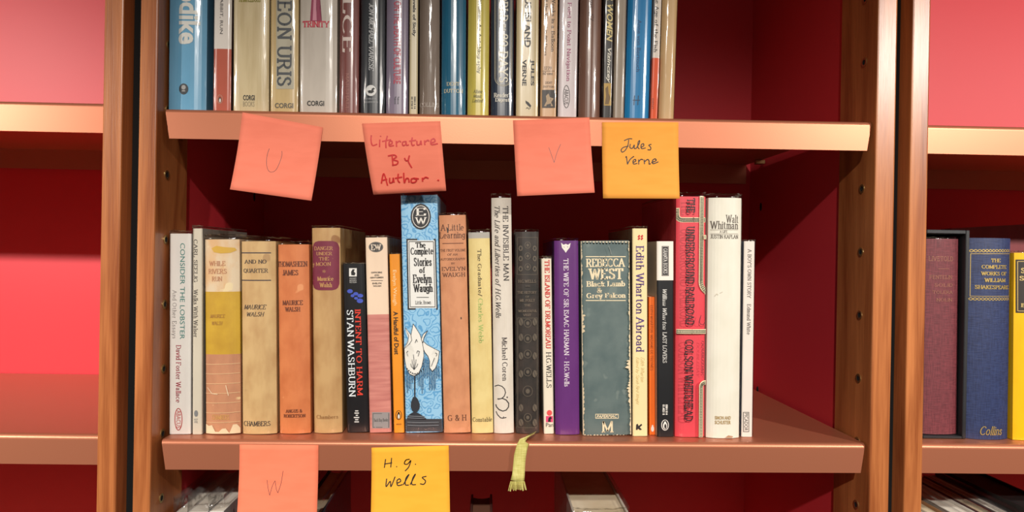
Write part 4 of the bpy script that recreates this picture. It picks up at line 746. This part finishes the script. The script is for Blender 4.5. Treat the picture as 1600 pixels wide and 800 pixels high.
# ================================================================ half hidden books on the bottom shelves
BOT = lambda x: ca_z
GB = 'books on the bottom shelf of the middle bookcase'
def sunk(label, xl, xr, ytop, mat, group=GB, row=BOT, yf=.03, depth=.145, hard=True, sleeve=6, pages=PAGES, lean=0, **k):
    zb = row(0); T = at((xl+xr)/2, ytop, yf); bp = (at(0, 1200, yf)-at(0, 1190, yf)).z/10
    yb = ytop+(T.z-zb)/abs(bp); return Book(label, group, (xl, xr, ytop), (xl+lean, xr+lean, yb), row, mat, hard=hard, depth=depth, sleeve=sleeve, pages=pages, yf=yf, **k)
white = M1((226, 224, 220), 6)
for i, (xl, xr, yt, lab) in enumerate(((271, 292, 803, 'white paperback in clear sleeve, outermost of the three at left under the lower shelf'), (293, 325, 800, 'white paperback in clear sleeve, middle of the three at left under the lower shelf'), (326, 350, 799, 'white paperback with dark handwriting on its cover, nearest the salmon W note'))):
    b = sunk(lab, xl, xr, yt, white, hard=False, sleeve=26, depth=.135, pages=PAGES_W, p=6, bulge=.001)
    if i == 2:
        vs, fs = [], []
        for q in ([(.02, -.004), (.022, -.014), (.024, -.026)], [(.028, -.002), (.031, -.016), (.036, -.02), (.034, -.026)], [(.04, .0), (.043, -.022)], [(.048, -.004), (.052, -.018), (.058, -.012)], [(.024, -.016), (.036, -.014)]):
            v, f = strip(q, lambda a, c: .0016); o = len(vs); vs += [(b.w/2+.0002, y, b.h-.006+z) for y, z in v]; fs += [tuple(i+o for i in t) for t in f]
        mesh('handwriting', vs, fs, paint((52, 62, 84), .5), b.root)
    b.done()
b = sunk('cream paged book with dark slate cover in clear sleeve, right of the W note', 462, 504, 803, M1((52, 52, 60), 6), sleeve=26, depth=.15); b.done()
b = sunk('dark book in clear sleeve, shade painted into its page top, right of the orange note', 731, 771, 848, M1((88, 52, 46), 6), sleeve=14, depth=.145, pages=paint((120, 78, 58), .8)); b.done()  # brown page colour carries the shade over this book's top
b = sunk('thick book with broad cream page top in sunlight, below the ribbon at centre right', 895, 984, 803, M1((196, 186, 172), 8), sleeve=10, depth=.2); b.done()
BOR = lambda x: rb_z
GQ = 'books on the bottom shelf of the right bookcase'
for (xl, xr, yt, c, pg, sl, lab) in ((1446, 1472, 822, (214, 206, 190), PAGES_W, 8, 'cream paperback beside the upright, first of the sunken row at lower right'), (1474, 1520, 826, (166, 122, 84), PAGES, 6, 'brown covered thick book, second of the sunken row at lower right'), (1522, 1566, 822, (220, 216, 206), PAGES_W, 12, 'pale grey sleeved book, third of the sunken row at lower right'), (1568, 1590, 820, (120, 24, 30), PAGES, 10, 'dark red thin book, fourth of the sunken row at lower right'), (1592, 1612, 818, (150, 148, 150), PAGES_W, 12, 'grey sleeved thin book left of the black one at lower right'), (1614, 1676, 800, (26, 24, 26), paint((30, 28, 28), .6), 0, 'black book standing proud of the sunken row at the right edge')):
    b = sunk(lab, xl, xr, yt, M1(c, 6), group=GQ, row=BOR, depth=.16, sleeve=sl, pages=pg, hard=xr-xl > 25); b.done()
# ================================================================ sticky notes
class Note(Face):
    eps0 = .00015
    def __init__(self, label, quad, col, curl, lip, side=0, dip=0):
        """quad = tl, tr, br, bl pixels; curl = how far the foot stands out; lip = y of the stuck edge"""
        self.begin(); tl, tr, br, bl = quad; self.y = lip; P = [at(*q, lip) for q in quad]; c = (P[0]+P[1])/2
        self.base = c; self.ppm = F/((c-CAM).dot(_f)); self.root = tag(empty('sticky_note', c), label, 'sticky note', 'sticky notes on the shelf lips')
        self.H = c.z-(P[2].z+P[3].z)/2; self.curl = curl; self.side = side; self.hw = (P[1]-P[0]).length/2; self.dip = dip
        n = 14; vs, fs = [], []
        for j in range(n+1):
            v = j/n
            for i in range(n+1):
                u = i/n; a = P[0].lerp(P[1], u); b_ = P[3].lerp(P[2], u); q = a.lerp(b_, v)-c; vs.append((q.x, self.surf(q.x, q.z), q.z))
        for j in range(n):
            for i in range(n): fs.append((j*(n+1)+i, (j+1)*(n+1)+i, (j+1)*(n+1)+i+1, j*(n+1)+i+1))
        o = mesh('paper_sheet', vs, fs, M1(col, 5, scale=(30, 30, 120), rough=.85, name='note_paper'), self.root, smooth=True); md = o.modifiers.new('s', 'SOLIDIFY'); md.thickness = .00012; md.offset = 1
    def surf(self, x, z):
        v = min(1.15, max(0, -z/self.H)); s = x/self.hw
        return -self.curl*max(0, v-.22)**1.6-self.side*max(0, s)*v*(1-.3*v)-self.dip*math.sin(math.pi*v)
    def loc(self, px, py):
        v = at(px, py, self.y)-self.base; return v.x, v.z
    def write(self, strokes, wpx, col):
        for q in strokes: self.line(q, wpx, col, 'handwriting', 2)
    def done(self): self.finish(self.root)
SAL, ORG = (246, 134, 108), (246, 166, 66)
Zs = lambda ox, oy, s: (lambda strs: [[(ox+x/s, oy+y/s) for x, y in q] for q in strs])
def smooth(q, n=5):
    """Catmull-Rom through hand placed points"""
    if len(q) < 3: return q
    p = [q[0]]+q+[q[-1]]; out = []
    for i in range(1, len(p)-2):
        for k in range(n):
            t = k/n; out.append(tuple(.5*((2*p[i][a])+(-p[i-1][a]+p[i+1][a])*t+(2*p[i-1][a]-5*p[i][a]+4*p[i+1][a]-p[i+2][a])*t*t+(-p[i-1][a]+3*p[i][a]-3*p[i+1][a]+p[i+2][a])*t**3) for a in (0, 1)))
    return out+[q[-1]]
def hand(z, strs): return [smooth(q) for q in z(strs)]
zA = Zs(340, 160, 4.2105); zB = Zs(780, 160, 4.2105); zC = Zs(240, 660, 3.2); zD = Zs(240, 700, 4.444)
PEN, BRUSH, MARK = (96, 66, 66), (30, 28, 30), (208, 44, 44)
n = Note('salmon sticky note tilted clockwise with a pencilled U, leftmost on the upper lip', ((379, 175.5), (504.5, 199), (491, 315), (363.5, 297)), SAL, .012, -.0006, side=.003)
n.write(hand(zA, [[(342, 305), (330, 345), (327, 400), (338, 445), (360, 462), (390, 448), (412, 400), (426, 350), (425, 322)]]), .7, PEN); n.done()
n = Note('salmon sticky note with three lines of red marker writing, above the pale blue book', ((565.5, 193), (688, 189.3), (696.5, 297), (581, 303)), SAL, -.013, -.0006, dip=.001)
n.write(hand(zA, [[(1012, 218), (1010, 250), (1020, 284), (1050, 276)], [(1068, 246), (1066, 294)], [(1072, 226), (1074, 222)], [(1118, 222), (1108, 260), (1108, 300)], [(1084, 258), (1140, 246)], [(1128, 280), (1148, 272), (1146, 256), (1130, 262), (1132, 288), (1160, 284)], [(1176, 256), (1178, 292)], [(1178, 268), (1196, 256), (1206, 262)], [(1238, 258), (1218, 264), (1220, 284), (1238, 278), (1240, 256), (1244, 282), (1258, 280)], [(1282, 232), (1276, 262), (1282, 284), (1296, 280)], [(1262, 256), (1306, 250)], [(1312, 256), (1314, 280), (1332, 276), (1338, 254), (1342, 280)], [(1362, 252), (1364, 280)], [(1364, 264), (1382, 250), (1392, 256)], [(1402, 268), (1430, 258), (1424, 240), (1406, 250), (1408, 278), (1448, 272)],
    [(1148, 352), (1152, 412)], [(1122, 352), (1160, 346), (1176, 358), (1154, 376), (1184, 386), (1178, 406), (1148, 412)], [(1230, 366), (1238, 382), (1254, 382)], [(1262, 350), (1254, 384), (1264, 408), (1276, 428)],
    [(1072, 528), (1090, 466), (1112, 542)], [(1076, 510), (1110, 502)], [(1128, 494), (1128, 524), (1146, 520), (1152, 494), (1156, 522)], [(1186, 468), (1182, 508), (1194, 524)], [(1164, 496), (1210, 488)], [(1222, 462), (1224, 524), (1236, 500), (1252, 498), (1256, 522)], [(1290, 496), (1272, 502), (1272, 522), (1294, 522), (1306, 506), (1290, 496), (1320, 500)], [(1344, 494), (1346, 516)], [(1346, 504), (1366, 490), (1384, 496)], [(1446, 508), (1454, 510)]]), 2.2, MARK); n.done()
n = Note('salmon sticky note with a pencilled V, third along the upper lip', ((801.5, 188), (921, 183.5), (927.5, 302), (807.5, 307.5)), SAL, .011, -.0006)
n.write(hand(zB, [[(326, 298), (344, 350), (360, 398)], [(360, 398), (380, 330), (404, 276)]]), .7, PEN); n.done()
n = Note('amber sticky note with two black handwritten words, rightmost on the upper lip', ((940.5, 191), (1060, 191), (1060, 311), (941, 310.5)), ORG, .007, -.0006)
n.write(hand(zB, [[(822, 252), (850, 240), (874, 240)], [(852, 246), (846, 284), (828, 316), (808, 328), (802, 312), (818, 296), (850, 288)], [(862, 274), (860, 298), (876, 302), (888, 280), (888, 302), (898, 304)], [(900, 304), (920, 272), (924, 252), (914, 262), (912, 296), (922, 306)], [(930, 296), (950, 286), (948, 272), (934, 280), (936, 304), (962, 300)], [(1000, 276), (984, 282), (996, 296), (994, 312), (976, 312)],
    [(832, 364), (836, 358), (842, 408)], [(842, 408), (860, 376), (884, 356), (876, 362)], [(878, 396), (896, 388), (894, 376), (880, 384), (882, 406), (906, 402)], [(916, 378), (916, 408)], [(916, 392), (930, 376), (944, 378)], [(952, 378), (954, 406)], [(954, 392), (974, 376), (984, 386), (984, 406), (994, 404)], [(1000, 396), (1030, 384), (1024, 372), (1008, 382), (1010, 404), (1044, 392)]]), 1.5, BRUSH); n.done()
n = Note('salmon sticky note with a pencilled W, on the lower lip at left', ((374.5, 694.5), (497.5, 695.5), (497, 818), (373, 818)), (250, 134, 100), .010, -.0006)
n.write(hand(zD, [[(790, 220), (800, 280), (812, 322)], [(812, 322), (828, 260), (846, 224)], [(846, 224), (856, 280), (868, 306)], [(868, 306), (888, 240), (900, 158)]]), .7, PEN); n.done()
n = Note('amber sticky note with black handwriting on the lower lip, below the pale blue book', ((580.5, 699.5), (701, 696), (704, 818), (581, 820)), (252, 182, 52), .012, -.0006)
n.write(hand(zC, [[(1160, 184), (1154, 226)], [(1190, 178), (1186, 224)], [(1154, 208), (1192, 202)], [(1214, 220), (1217, 222)], [(1280, 184), (1262, 188), (1254, 206), (1270, 208), (1286, 190), (1276, 222), (1258, 242)], [(1308, 208), (1311, 210)],
    [(1166, 280), (1164, 318), (1184, 292), (1188, 318), (1208, 270)], [(1218, 302), (1236, 292), (1230, 280), (1218, 290), (1222, 312), (1246, 308)], [(1250, 308), (1274, 266), (1276, 260), (1262, 278), (1260, 308), (1276, 310)], [(1284, 308), (1306, 266), (1308, 258), (1296, 278), (1292, 306), (1312, 308)], [(1364, 268), (1344, 274), (1360, 290), (1352, 306), (1334, 304)]]), 1.6, BRUSH); n.done()
#==END
